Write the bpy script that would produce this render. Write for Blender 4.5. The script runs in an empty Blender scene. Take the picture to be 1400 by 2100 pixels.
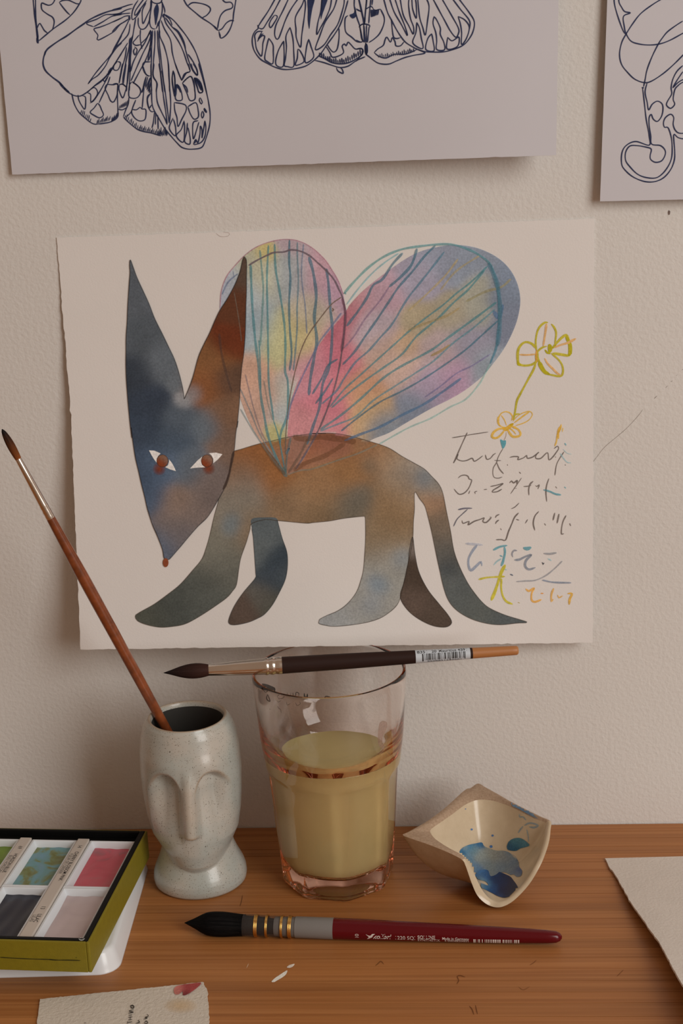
import bpy, bmesh, math, random
import numpy as np
from mathutils import Vector, Matrix
from mathutils.geometry import delaunay_2d_cdt
from mathutils.bvhtree import BVHTree

random.seed(7)
rng = np.random.default_rng(7)
scene = bpy.context.scene
COL = scene.collection
R = math.radians

# ------------------------------------------------------------------ camera
F_PX, PITCH, YAW, ROLL = 3100.0, 15.3, 4.1, -2.5
CAM = np.array([0.0, -0.8984, 0.46])
def rx(a): c, s = math.cos(a), math.sin(a); return np.array([[1,0,0],[0,c,-s],[0,s,c]])
def rz(a): c, s = math.cos(a), math.sin(a); return np.array([[c,-s,0],[s,c,0],[0,0,1]])
CROT = rz(R(YAW)) @ rx(R(90-PITCH)) @ rz(R(ROLL))
cd = bpy.data.cameras.new('camera'); cam = bpy.data.objects.new('camera', cd); COL.objects.link(cam)
cd.sensor_fit = 'VERTICAL'; cd.sensor_height = 36.0; cd.lens = F_PX/2100*36.0
cd.clip_start = 0.01
m = Matrix([list(CROT[i])+[CAM[i]] for i in range(3)]+[[0,0,0,1]])
cam.matrix_world = m
scene.camera = cam

# ------------------------------------------------------------------ light
scene.view_settings.view_transform = 'Standard'
scene.view_settings.look = 'None'
scene.view_settings.exposure = 0.0
scene.view_settings.gamma = 1.0
scene.view_settings.use_curve_mapping = False
scene.cycles.use_denoising = True
scene.cycles.max_bounces = 18
scene.cycles.transmission_bounces = 16
scene.cycles.glossy_bounces = 16
scene.cycles.transparent_max_bounces = 24
w = bpy.data.worlds.new('room_light'); scene.world = w; w.use_nodes = True
w.node_tree.nodes['Background'].inputs[0].default_value = (1.0, 0.68, 0.48, 1)
w.node_tree.nodes['Background'].inputs[1].default_value = 0.25
ld = bpy.data.lights.new('window_light', 'AREA'); ld.shape = 'RECTANGLE'; ld.size = 1.1; ld.size_y = 1.8
ld.energy = 38.0; ld.color = (1.0, 0.985, 0.95)
lo = bpy.data.objects.new('window_light', ld); COL.objects.link(lo)
tgt = Vector((-0.05, -0.03, 0.2)); ldir = Vector((0.9, -1.0, 0.50)).normalized()
lo.location = tgt + ldir*2.6
lo.rotation_euler = ldir.to_track_quat('Z', 'Y').to_euler()

# ------------------------------------------------------------------ helpers
def ray(u, v): return CROT @ np.array([(u-700)/F_PX, -(v-1050)/F_PX, -1.0])
def on_y(u, v, y=0.0):
    d = ray(u, v); return CAM + d*((y-CAM[1])/d[1])
def on_z(u, v, z=0.0):
    d = ray(u, v); return CAM + d*((z-CAM[2])/d[2])
def lin(c):
    return tuple(((x/255)/12.92 if x/255 <= 0.04045 else ((x/255+0.055)/1.055)**2.4) for x in c)
E_WALL = (0.600, 0.525, 0.470)      # light reaching the wall: turns a seen colour into a pigment colour
def alb(c, e=None):
    e = e or E_WALL
    return tuple(min(0.93, l/k) for l, k in zip(lin(c), e))
def S(org, sc, txt):
    out = []
    for p in txt.split():
        a, b = p.split(','); out.append((org[0]+float(a)/sc, org[1]+float(b)/sc))
    return out

def obj(name, verts, faces, mat=None, parent=None, smooth=True, flat_angle=None):
    me = bpy.data.meshes.new(name)
    me.from_pydata([tuple(map(float, v)) for v in verts], [], faces); me.update()
    if smooth:
        me.polygons.foreach_set('use_smooth', [True]*len(me.polygons))
    o = bpy.data.objects.new(name, me); COL.objects.link(o)
    if mat: me.materials.append(mat)
    if parent: o.parent = parent
    if flat_angle:
        md = o.modifiers.new('edges', 'EDGE_SPLIT'); md.split_angle = R(flat_angle)
    return o
def tag(o, label=None, cat=None, group=None, kind=None):
    if label: o['label'] = label
    if cat: o['category'] = cat
    if group: o['group'] = group
    if kind: o['kind'] = kind
    return o
def thing(name, loc, label, cat, group=None):
    o = bpy.data.objects.new(name, None); COL.objects.link(o)
    o.location = loc; o.empty_display_size = 0.02
    return tag(o, label, cat, group)
def under(o, parent):                     # parent keeping world-space vertices
    o.parent = parent; o.matrix_parent_inverse = Matrix.Translation(-Vector(parent.location)); return o
def box(name, x0, x1, y0, y1, z0, z1, mat, parent=None, bevel=0.0):
    v = [(x, y, z) for z in (z0, z1) for y in (y0, y1) for x in (x0, x1)]
    f = [(0,2,3,1),(4,5,7,6),(0,1,5,4),(2,6,7,3),(0,4,6,2),(1,3,7,5)]
    o = obj(name, v, f, mat, None, smooth=False)
    if bevel:
        b = o.modifiers.new('bevel', 'BEVEL'); b.width = bevel; b.segments = 2
    if parent: under(o, parent)
    return o

# materials -----------------------------------------------------------
def new_mat(name):
    m = bpy.data.materials.new(name); m.use_nodes = True
    nt = m.node_tree; return m, nt, nt.nodes['Principled BSDF'], nt.nodes, nt.links
def set_in(b, **kw):
    names = dict(rough='Roughness', metal='Metallic', spec='Specular IOR Level', coat='Coat Weight', coat_rough='Coat Roughness',
                 trans='Transmission Weight', ior='IOR', alpha='Alpha', sss='Subsurface Weight', sheen='Sheen Weight')
    for k, v in kw.items(): b.inputs[names[k]].default_value = v
def mat_plain(name, c, rough=0.5, bump=None, var=None, **kw):
    """c linear colour; bump=(scale, distance); var=(scale, amount) value noise"""
    m, nt, b, N, L = new_mat(name)
    b.inputs['Base Color'].default_value = (*c, 1); set_in(b, rough=rough, **kw)
    if bump or var:
        tc = N.new('ShaderNodeTexCoord')
    if var:
        n = N.new('ShaderNodeTexNoise'); n.inputs['Scale'].default_value = var[0]; n.inputs['Detail'].default_value = 5
        L.new(tc.outputs['Object'], n.inputs['Vector'])
        mr = N.new('ShaderNodeMapRange'); mr.inputs[1].default_value = 0.25; mr.inputs[2].default_value = 0.75
        mr.inputs[3].default_value = 1-var[1]; mr.inputs[4].default_value = 1+var[1]
        L.new(n.outputs['Fac'], mr.inputs[0])
        mx = N.new('ShaderNodeMix'); mx.data_type = 'RGBA'; mx.blend_type = 'MULTIPLY'; mx.inputs[0].default_value = 1
        mx.inputs[6].default_value = (*c, 1); L.new(mr.outputs[0], mx.inputs[7]); L.new(mx.outputs[2], b.inputs['Base Color'])
    if bump:
        n2 = N.new('ShaderNodeTexNoise'); n2.inputs['Scale'].default_value = bump[0]; n2.inputs['Detail'].default_value = 4
        L.new(tc.outputs['Object'], n2.inputs['Vector'])
        bp = N.new('ShaderNodeBump'); bp.inputs['Distance'].default_value = bump[1]; bp.inputs['Strength'].default_value = 1
        L.new(n2.outputs['Fac'], bp.inputs['Height']); L.new(bp.outputs[0], b.inputs['Normal'])
    return m

M_WALL = mat_plain('white_plaster', (0.74, 0.715, 0.68), 0.85, bump=(420, 0.00042), var=(9, 0.02))
M_PAPER = mat_plain('watercolour_paper', (0.83, 0.80, 0.775), 0.9, bump=(900, 0.00008), var=(25, 0.012))
M_SHEET = mat_plain('printer_paper', (0.64, 0.625, 0.665), 0.8, var=(30, 0.01))
M_COTTON = mat_plain('rough_cotton_paper', (0.70, 0.645, 0.56), 0.9, bump=(560, 0.0005), var=(60, 0.03))
M_BLOCK = mat_plain('thick_paper', (0.72, 0.66, 0.60), 0.9, bump=(600, 0.0003), var=(60, 0.03))
M_FLOOR = mat_plain('floor_wood', (0.25, 0.16, 0.09), 0.5, var=(6, 0.2))
M_OLIVE = mat_plain('olive_card', (0.23, 0.185, 0.008), 0.55, bump=(1200, 0.00008), var=(300, 0.07))
M_BLACK = mat_plain('black_card', (0.004, 0.004, 0.004), 0.45, spec=0.15)
M_WHITEP = mat_plain('white_plastic', (0.76, 0.80, 0.84), 0.28)
M_TRAY = mat_plain('white_glazed_tray', (0.80, 0.83, 0.86), 0.22)
M_STRIP = mat_plain('cream_label_card', (0.62, 0.56, 0.50), 0.5)
M_TEXT = mat_plain('print_black', (0.015, 0.013, 0.012), 0.6)
M_TEXTG = mat_plain('print_grey', (0.10, 0.095, 0.09), 0.6)
M_TEXTW = mat_plain('print_silver', (0.72, 0.66, 0.62), 0.5)
M_STEEL = mat_plain('nickel', (0.78, 0.71, 0.64), 0.22, metal=1.0)
M_BRASS = mat_plain('brass_wire', (0.80, 0.50, 0.16), 0.25, metal=1.0)
M_REDW = mat_plain('red_brown_wood', (0.225, 0.056, 0.016), 0.3, var=(160, 0.45), coat=0.5, coat_rough=0.2)
M_DARKW = mat_plain('dark_brown_lacquer', (0.030, 0.014, 0.011), 0.6, spec=0.15)
M_ORANGE = mat_plain('ochre_lacquer', (0.46, 0.19, 0.06), 0.45)
M_LABEL = mat_plain('pale_blue_label', (0.60, 0.66, 0.72), 0.45)
M_CRIMSON = mat_plain('crimson_lacquer', (0.115, 0.003, 0.007), 0.22, spec=0.25, coat=0.2, coat_rough=0.08)
M_GREYCUFF = mat_plain('grey_enamel', (0.22, 0.21, 0.20), 0.4)
M_LIQ = mat_plain('cloudy_paint_water', (0.80, 0.735, 0.36), 0.25, var=(40, 0.05))

def mat_wood():
    m, nt, b, N, L = new_mat('bamboo')
    tc = N.new('ShaderNodeTexCoord'); oi = N.new('ShaderNodeObjectInfo')
    mp = N.new('ShaderNodeMapping'); L.new(tc.outputs['Object'], mp.inputs['Vector'])
    mp.inputs['Scale'].default_value = (5, 420, 60)
    ad = N.new('ShaderNodeVectorMath'); ad.operation = 'ADD'
    mul = N.new('ShaderNodeMath'); mul.operation = 'MULTIPLY'; mul.inputs[1].default_value = 57.0
    L.new(oi.outputs['Random'], mul.inputs[0])
    cx = N.new('ShaderNodeCombineXYZ'); L.new(mul.outputs[0], cx.inputs[0]); L.new(mul.outputs[0], cx.inputs[2])
    L.new(mp.outputs[0], ad.inputs[0]); L.new(cx.outputs[0], ad.inputs[1])
    n = N.new('ShaderNodeTexNoise'); n.inputs['Scale'].default_value = 1.0; n.inputs['Detail'].default_value = 6; n.inputs['Roughness'].default_value = 0.6
    L.new(ad.outputs[0], n.inputs['Vector'])
    cr = N.new('ShaderNodeValToRGB'); e = cr.color_ramp.elements
    e[0].position = 0.25; e[0].color = (0.310, 0.112, 0.030, 1)
    e[1].position = 0.72; e[1].color = (0.49, 0.215, 0.072, 1)
    k = e.new(0.5); k.color = (0.42, 0.168, 0.050, 1)
    L.new(n.outputs['Fac'], cr.inputs[0])
    # long soft patches along a strip
    mp2 = N.new('ShaderNodeMapping'); mp2.inputs['Scale'].default_value = (3.0, 60, 10); L.new(tc.outputs['Object'], mp2.inputs['Vector'])
    ad2 = N.new('ShaderNodeVectorMath'); ad2.operation = 'ADD'; L.new(mp2.outputs[0], ad2.inputs[0]); L.new(cx.outputs[0], ad2.inputs[1])
    n2 = N.new('ShaderNodeTexNoise'); n2.inputs['Scale'].default_value = 1.0; n2.inputs['Detail'].default_value = 3; L.new(ad2.outputs[0], n2.inputs['Vector'])
    mr = N.new('ShaderNodeMapRange'); mr.inputs[1].default_value = 0.3; mr.inputs[2].default_value = 0.7; mr.inputs[3].default_value = 0.88; mr.inputs[4].default_value = 1.10
    L.new(n2.outputs['Fac'], mr.inputs[0])
    mr2 = N.new('ShaderNodeMapRange'); mr2.inputs[3].default_value = 0.90; mr2.inputs[4].default_value = 1.08; L.new(oi.outputs['Random'], mr2.inputs[0])
    mm = N.new('ShaderNodeMath'); mm.operation = 'MULTIPLY'; L.new(mr.outputs[0], mm.inputs[0]); L.new(mr2.outputs[0], mm.inputs[1])
    mx = N.new('ShaderNodeMix'); mx.data_type = 'RGBA'; mx.blend_type = 'MULTIPLY'; mx.inputs[0].default_value = 1
    L.new(cr.outputs[0], mx.inputs[6]); L.new(mm.outputs[0], mx.inputs[7]); L.new(mx.outputs[2], b.inputs['Base Color'])
    set_in(b, rough=0.42, spec=0.35)
    return m
M_WOOD = mat_wood()
M_GLUE = mat_plain('bamboo_joint', (0.07, 0.025, 0.009), 0.7)

def mat_paint():
    m, nt, b, N, L = new_mat('pigment')
    at = N.new('ShaderNodeAttribute'); at.attribute_name = 'Col'
    tc = N.new('ShaderNodeTexCoord')
    out = None
    for sc, am in ((900, 0.16), (60, 0.12)):
        n = N.new('ShaderNodeTexNoise'); n.inputs['Scale'].default_value = sc; n.inputs['Detail'].default_value = 4
        L.new(tc.outputs['Object'], n.inputs['Vector'])
        mr = N.new('ShaderNodeMapRange'); mr.inputs[1].default_value = 0.3; mr.inputs[2].default_value = 0.7; mr.inputs[3].default_value = 1-am; mr.inputs[4].default_value = 1+am
        L.new(n.outputs['Fac'], mr.inputs[0])
        if out is None: out = mr.outputs[0]
        else:
            mu = N.new('ShaderNodeMath'); mu.operation = 'MULTIPLY'; L.new(out, mu.inputs[0]); L.new(mr.outputs[0], mu.inputs[1]); out = mu.outputs[0]
    mx = N.new('ShaderNodeMix'); mx.data_type = 'RGBA'; mx.blend_type = 'MULTIPLY'; mx.inputs[0].default_value = 1
    L.new(at.outputs['Color'], mx.inputs[6]); L.new(out, mx.inputs[7]); L.new(mx.outputs[2], b.inputs['Base Color'])
    L.new(at.outputs['Alpha'], b.inputs['Alpha']); set_in(b, rough=0.85, spec=0.2)
    return m
M_PAINT = mat_paint()
def mat_wetpaint():
    m = M_PAINT.copy(); m.name = 'dried_glossy_paint'
    m.node_tree.nodes['Principled BSDF'].inputs['Roughness'].default_value = 0.3
    return m
M_WET = mat_wetpaint()

def mat_ceramic():
    m, nt, b, N, L = new_mat('speckled_glaze')
    tc = N.new('ShaderNodeTexCoord')
    n = N.new('ShaderNodeTexNoise'); n.inputs['Scale'].default_value = 45; n.inputs['Detail'].default_value = 4; L.new(tc.outputs['Object'], n.inputs['Vector'])
    cr = N.new('ShaderNodeValToRGB'); e = cr.color_ramp.elements
    e[0].position = 0.36; e[0].color = (0.44, 0.465, 0.43, 1); e[1].position = 0.66; e[1].color = (0.54, 0.505, 0.445, 1)
    L.new(n.outputs['Fac'], cr.inputs[0])
    last = cr.outputs[0]
    for sc, th, col, keep in ((620, 0.22, (0.10, 0.075, 0.05, 1), 0.66), (300, 0.16, (0.06, 0.045, 0.03, 1), 0.86), (1100, 0.30, (0.22, 0.19, 0.14, 1), 0.45)):
        v = N.new('ShaderNodeTexVoronoi'); v.inputs['Scale'].default_value = sc; L.new(tc.outputs['Object'], v.inputs['Vector'])
        lt = N.new('ShaderNodeMapRange'); lt.inputs[1].default_value = th; lt.inputs[2].default_value = th*0.6; L.new(v.outputs['Distance'], lt.inputs[0])
        sp = N.new('ShaderNodeSeparateColor'); L.new(v.outputs['Color'], sp.inputs[0])
        gt = N.new('ShaderNodeMath'); gt.operation = 'GREATER_THAN'; gt.inputs[1].default_value = keep; L.new(sp.outputs[0], gt.inputs[0])
        mu = N.new('ShaderNodeMath'); mu.operation = 'MULTIPLY'; L.new(lt.outputs[0], mu.inputs[0]); L.new(gt.outputs[0], mu.inputs[1])
        mu2 = N.new('ShaderNodeMath'); mu2.operation = 'MULTIPLY'; mu2.inputs[1].default_value = 0.8; L.new(mu.outputs[0], mu2.inputs[0])
        mx = N.new('ShaderNodeMix'); mx.data_type = 'RGBA'; L.new(mu2.outputs[0], mx.inputs[0]); L.new(last, mx.inputs[6]); mx.inputs[7].default_value = col
        last = mx.outputs[2]
    ge = N.new('ShaderNodeNewGeometry')                      # the glaze breaks tan on raised edges
    pr = N.new('ShaderNodeMapRange'); pr.inputs[1].default_value = 0.508; pr.inputs[2].default_value = 0.56; pr.inputs[4].default_value = 0.7; L.new(ge.outputs['Pointiness'], pr.inputs[0])
    px_ = N.new('ShaderNodeMix'); px_.data_type = 'RGBA'; L.new(pr.outputs[0], px_.inputs[0]); L.new(last, px_.inputs[6]); px_.inputs[7].default_value = (0.40, 0.27, 0.16, 1); last = px_.outputs[2]
    L.new(last, b.inputs['Base Color']); set_in(b, rough=0.28, spec=0.5, coat=0.25, coat_rough=0.12)
    return m
M_CER = mat_ceramic()
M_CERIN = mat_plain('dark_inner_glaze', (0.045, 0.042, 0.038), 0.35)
def mat_clay(name, c1, c2, rough, sc, bump):
    m, nt, b, N, L = new_mat(name)
    tc = N.new('ShaderNodeTexCoord')
    n = N.new('ShaderNodeTexNoise'); n.inputs['Scale'].default_value = sc; n.inputs['Detail'].default_value = 6; n.inputs['Roughness'].default_value = 0.7; L.new(tc.outputs['Object'], n.inputs['Vector'])
    cr = N.new('ShaderNodeValToRGB'); e = cr.color_ramp.elements
    e[0].position = 0.3; e[0].color = (*c1, 1); e[1].position = 0.7; e[1].color = (*c2, 1); L.new(n.outputs['Fac'], cr.inputs[0]); L.new(cr.outputs[0], b.inputs['Base Color'])
    if bump:
        bp = N.new('ShaderNodeBump'); bp.inputs['Distance'].default_value = bump; L.new(n.outputs['Fac'], bp.inputs['Height']); L.new(bp.outputs[0], b.inputs['Normal'])
    set_in(b, rough=rough)
    return m
M_CLAY = mat_clay('bare_sandy_clay', (0.38, 0.25, 0.16), (0.56, 0.41, 0.29), 0.85, 700, 0.00025)
M_BODY = mat_clay('smooth_clay', (0.47, 0.315, 0.185), (0.55, 0.39, 0.24), 0.5, 200, 0.0)
M_CREAM = mat_clay('cream_glaze', (0.60, 0.48, 0.33), (0.68, 0.56, 0.40), 0.2, 90, 0.0)

def mat_glass():
    m, nt, b, N, L = new_mat('pink_glass')
    b.inputs['Base Color'].default_value = (1.0, 0.975, 0.965, 1); set_in(b, rough=0.0, trans=1.0, ior=1.5)
    va = N.new('ShaderNodeVolumeAbsorption'); va.inputs['Color'].default_value = (1.0, 0.68, 0.52, 1); va.inputs['Density'].default_value = 24
    L.new(va.outputs[0], N['Material Output'].inputs['Volume'])
    return m
M_GLASS = mat_glass()
def mat_clear():
    m, nt, b, N, L = new_mat('clear_quill')
    b.inputs['Base Color'].default_value = (0.10, 0.085, 0.08, 1); set_in(b, rough=0.25, alpha=0.30, coat=0.6, coat_rough=0.15)
    return m
M_QUILL = mat_clear()
def mat_hair(name, stops):
    """colours along the tuft: vertex attribute Col set per ring plus fine streaks"""
    m, nt, b, N, L = new_mat(name)
    at = N.new('ShaderNodeAttribute'); at.attribute_name = 'Col'
    L.new(at.outputs['Color'], b.inputs['Base Color']); set_in(b, rough=0.6, spec=0.08)
    return m
M_HAIR = mat_hair('hair', None)

# paint colour machinery -------------------------------------------------
def set_col(o, cols):
    a = o.data.color_attributes.new('Col', 'FLOAT_COLOR', 'POINT')
    a.data.foreach_set('color', np.asarray(cols, dtype=np.float32).ravel())
def smooth_line(pts, closed=False, step=3.0):
    """Catmull-Rom through pts, resampled about every step pixels"""
    P = np.array(pts, float); n = len(P)
    if n < 3 and not closed:
        k = max(2, int(np.linalg.norm(P[1]-P[0])/step)+1); return [tuple(P[0]+(P[1]-P[0])*i/(k-1)) for i in range(k)]
    out = []
    segs = n if closed else n-1
    for i in range(segs):
        p1, p2 = P[i], P[(i+1) % n]
        p0 = P[(i-1) % n] if (closed or i > 0) else 2*p1-p2
        p3 = P[(i+2) % n] if (closed or i+2 < n) else 2*p2-p1
        k = max(1, int(np.linalg.norm(p2-p1)/step))
        for j in range(k):
            t = j/k
            out.append(tuple(0.5*((2*p1)+(-p0+p2)*t+(2*p0-5*p1+4*p2-p3)*t*t+(-p0+3*p1-3*p2+p3)*t**3)))
    if not closed: out.append(tuple(P[-1]))
    return out
def inside(pts, poly):
    pts = np.asarray(pts, float); poly = np.asarray(poly, float)
    x, y = pts[:, 0], pts[:, 1]; res = np.zeros(len(pts), bool)
    x0, y0 = poly[:, 0], poly[:, 1]; x1, y1 = np.roll(x0, -1), np.roll(y0, -1)
    for a, b, c, d in zip(x0, y0, x1, y1):
        if b == d: continue
        cond = (b > y) != (d > y)
        res ^= cond & (x < (c-a)*(y-b)/(d-b)+a)
    return res
def fill_poly(poly, grid):
    poly = [tuple(p) for p in poly]
    P = np.array(poly); lo_, hi = P.min(0), P.max(0)
    gx, gy = np.meshgrid(np.arange(lo_[0]+grid*0.5, hi[0], grid), np.arange(lo_[1]+grid*0.5, hi[1], grid))
    G = np.stack([gx.ravel(), gy.ravel()], 1)
    if len(G):
        G = G[inside(G, P)]
        if len(G):
            d = np.min(np.linalg.norm(G[:, None, :]-P[None, ::2, :], axis=2), axis=1); G = G[d > grid*0.45]
    vs = [Vector(p) for p in poly]+[Vector(g) for g in G]
    n = len(poly)
    r = delaunay_2d_cdt(vs, [(i, (i+1) % n) for i in range(n)], [], 0, 1e-5)
    V = np.array([tuple(v) for v in r[0]]); T = [t for t in r[2]]
    C = np.array([V[list(t)].mean(0) for t in T]); ok = inside(C, P)
    return V, [tuple(t) for t, k in zip(T, ok) if k]
def mute(c, m):
    r_, g_, b_ = c
    if b_ > r_: g_, b_ = g_-0.6*m*max(0, g_-r_), b_-m*(b_-r_)
    return (r_, g_, b_)
def blob_colour(V, blobs, sig=24, m=0.5):
    B = np.array([[b[0], b[1]] for b in blobs], float); Cc = np.array([alb(mute(b[2], m)) for b in blobs])
    s = np.array([b[3] if len(b) > 3 else sig for b in blobs], float)
    d2 = ((V[:, None, :]-B[None])**2).sum(2)
    W = np.exp(-d2/(2*s*s))+1e-9/(1+d2)
    return (W[:, :, None]*Cc[None]).sum(1)/W.sum(1)[:, None]

class Sheet:
    """a sheet of paper; where(u,v,lift) gives the point of its surface seen at photo position u,v"""
    def where(self, u, v, lift=0.0): raise NotImplementedError
class WallSheet(Sheet):
    def __init__(s, hfun): s.h = hfun
    def where(s, u, v, lift=0.0):
        h = 0.0
        for _ in range(7):
            P = on_y(u, v, -h-lift); h = s.h(P[0], P[2])
        return on_y(u, v, -h-lift)
class DeskSheet(Sheet):
    def __init__(s, hfun): s.h = hfun
    def where(s, u, v, lift=0.0):
        h = 0.0
        for _ in range(9):
            P = on_z(u, v, h+lift); h = 0.5*h+0.5*s.h(P[0], P[1])
        return on_z(u, v, h+lift)
class MeshSheet(Sheet):
    def __init__(s, verts, faces, skip=0):
        s.t = BVHTree.FromPolygons([tuple(v) for v in verts], faces)
    def where(s, u, v, lift=0.0):
        d = Vector(ray(u, v)).normalized()
        hit = s.t.ray_cast(Vector(CAM), d)
        if hit[0] is None: return None
        n = hit[1]
        if n.dot(d) > 0: n = -n
        return np.array(hit[0]+n*lift)

def layer(name, sheet, poly, colfun, lift, parent, grid=6, mat=None, label=None):
    V, T = fill_poly(poly, grid)
    W = [sheet.where(p[0], p[1], lift) for p in V]
    good = [x is not None for x in W]
    W = [x if x is not None else np.zeros(3) for x in W]
    T = [t[::-1] for t in T if all(good[i] for i in t) and max(np.linalg.norm(W[t[0]]-W[t[k_]]) for k_ in (1, 2)) < .02]
    used = sorted({i for t in T for i in t}); ix = {k_: i for i, k_ in enumerate(used)}
    W = [W[i] for i in used]; T = [tuple(ix[i] for i in t) for t in T]; V = V[used]
    o = obj(name, W, T, mat or M_PAINT); under(o, parent)
    set_col(o, colfun(V))
    if label: o['label'] = label
    return o
def strokes(name, sheet, lines, lift, parent, mat=None, label=None, dz=0.0, tip=0.35):
    """lines: (pts, width_px, rgba or (rgba0, rgba1)[, closed]); one ribbon each, one mesh for the drawn part"""
    vs, fs, cs = [], [], []
    for li, ln in enumerate(lines):
        pts, wd, c = ln[0], ln[1], ln[2]; closed = len(ln) > 3 and ln[3]
        q = np.array(smooth_line(pts, closed, 2.2 if wd < 4 else 3.0))
        if len(q) < 2: continue
        if closed: t = np.roll(q, -1, 0)-np.roll(q, 1, 0)
        else: t = np.gradient(q, axis=0)
        t /= np.linalg.norm(t, axis=1)[:, None]+1e-9
        nrm = np.stack([-t[:, 1], t[:, 0]], 1); n = len(q)
        wv = np.full(n, wd*0.5)*(1+0.13*np.sin(np.arange(n)*0.35+li))
        if not closed:
            k = np.minimum(np.arange(n), np.arange(n)[::-1]); wv *= np.where(k < 1, tip, np.where(k < 2, 0.8, 1.0))
        base = len(vs)
        c0, c1 = (c if isinstance(c[0], tuple) else (c, c))
        for i in range(n):
            f = i/(n-1); cc = tuple(a*(1-f)+b*f for a, b in zip(c0, c1))
            for sgn in (-1, 1):
                p = q[i]+nrm[i]*wv[i]*sgn
                wp = sheet.where(p[0], p[1], lift+dz*li)
                vs.append(wp if wp is not None else None); cs.append(cc)
        for i in range(n if closed else n-1):
            a = base+2*i; b_ = base+2*((i+1) % n)
            quad = (a, a+1, b_+1, b_)
            if all(vs[k] is not None for k in quad) and max(np.linalg.norm(vs[a]-vs[k]) for k in quad) < .008: fs.append(quad)
    used = sorted({i for t in fs for i in t}); ix = {k_: i for i, k_ in enumerate(used)}
    vs = [vs[i] for i in used]; cs = [cs[i] for i in used]; fs = [tuple(ix[i] for i in t) for t in fs]
    o = obj(name, vs, fs, mat or M_PAINT); under(o, parent); set_col(o, cs)
    if label: o['label'] = label
    return o
def pc(c, a=1.0): return (*alb(c), a)

def ragged(a, b, amp, n, seed):
    r = np.random.default_rng(seed); a, b = np.array(a, float), np.array(b, float)
    t = np.linspace(0, 1, n, endpoint=False); d = b-a; nr = np.array([-d[1], d[0]])/np.linalg.norm(d)
    j = r.normal(0, amp, n); j[0] = 0
    return [tuple(a+d*tt+nr*jj) for tt, jj in zip(t, j)]
def sheet_mesh(name, sheet, poly, mat, parent, grid, thick, flip=False):
    V, T = fill_poly(poly, grid)
    W = [sheet.where(p[0], p[1]) for p in V]
    o = obj(name, W, [t[::-1] for t in T], mat); under(o, parent)
    md = o.modifiers.new('thickness', 'SOLIDIFY'); md.thickness = thick; md.offset = -1
    es = o.modifiers.new('edges', 'EDGE_SPLIT'); es.split_angle = R(35)
    return o
def sstep(a, b, x):
    t = np.clip((x-a)/(b-a), 0, 1); return t*t*(3-2*t)

# ================================================================== the room
box('wall_back', -1.6, 1.6, 0.0, 0.1, -0.74, 1.7, M_WALL)['kind'] = 'structure'
box('floor', -1.6, 1.6, -2.6, 0.0, -0.80, -0.74, M_FLOOR)['kind'] = 'structure'

# ------------------------------------------------------------------ the desk
desk = thing('desk', (0, -0.3, -0.74), 'long bamboo desk of narrow glued strips pushed against the white wall', 'desk')
box('core_board', -0.9, 0.9, -0.605, -0.0005, -0.022, -0.0006, M_GLUE, desk)
for sx in (-0.85, 0.85):
    for sy in (-0.56, -0.05):
        box('leg', sx-0.025, sx+0.025, sy-0.025, sy+0.025, -0.74, -0.022, M_WOOD, desk)
yy = -0.0008; k = 0
while yy > -0.595:
    wd = 0.0088+0.0032*random.random()
    v = [(x, y, z) for z in (-0.0006, 0.0) for y in (-wd/2+0.00016, wd/2-0.00016) for x in (-0.9, 0.9)]
    f = [(0,2,3,1),(4,5,7,6),(0,1,5,4),(2,6,7,3),(0,4,6,2),(1,3,7,5)]
    o = obj('bamboo_strip', v, f, M_WOOD, None, smooth=False)
    o.location = (0, yy-wd/2, 0); under(o, desk)
    yy -= wd; k += 1

# marks on the desk
flat_desk = DeskSheet(lambda x, y: 0.0)
FL = lambda t: S((520, 1940), 1.918, t)
def const(c, a=1.0):
    return lambda V: np.tile(np.array([*alb(c), a]), (len(V), 1))
layer('paint_fleck', flat_desk, smooth_line(FL('70,140 85,125 100,115 120,102 132,96 128,110 115,122 95,134 80,142'), True, 2), const((205, 188, 170)), 0.0002, desk, 4, label='dried white paint fleck')
layer('paint_fleck', flat_desk, smooth_line(FL('130,84 138,76 150,72 161,70 155,80 142,86'), True, 2), const((190, 172, 155)), 0.0002, desk, 4, label='dried white paint fleck')
DESK_MARKS = [(FL('1085,75 1100,66 1112,55'), 1.2, pc((95, 50, 25), .6)), (S((1200,1720),5.525,'355,1560 395,1520 430,1485'), 1.0, pc((95, 50, 25), .6)),
    (S((420,1920),1.4286,'122,93 128,80'), 1.5, pc((190,160,130), .6)), (S((260,1400),4.468,'1035,2050 1050,2000 1060,1945'), 1.3, pc((80,45,20),.7)),
    (FL('798,150 806,135 800,120 812,116 832,122'), 2, pc((85,42,18), .55)), (FL('848,236 858,248 866,270'), 2, pc((85,42,18), .6)), (FL('872,232 876,252 880,268'), 2, pc((85,42,18), .55)),
    (FL('478,78 490,68 500,60 512,72'), 2, pc((85,42,18), .5)), (FL('1040,160 1060,172 1085,160'), 1.4, pc((85,42,18), .35))]
for i, mk in enumerate(DESK_MARKS):
    strokes('scratch' if i < 4 else 'bamboo_knot', flat_desk, [mk], 0.0002, desk)

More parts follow.
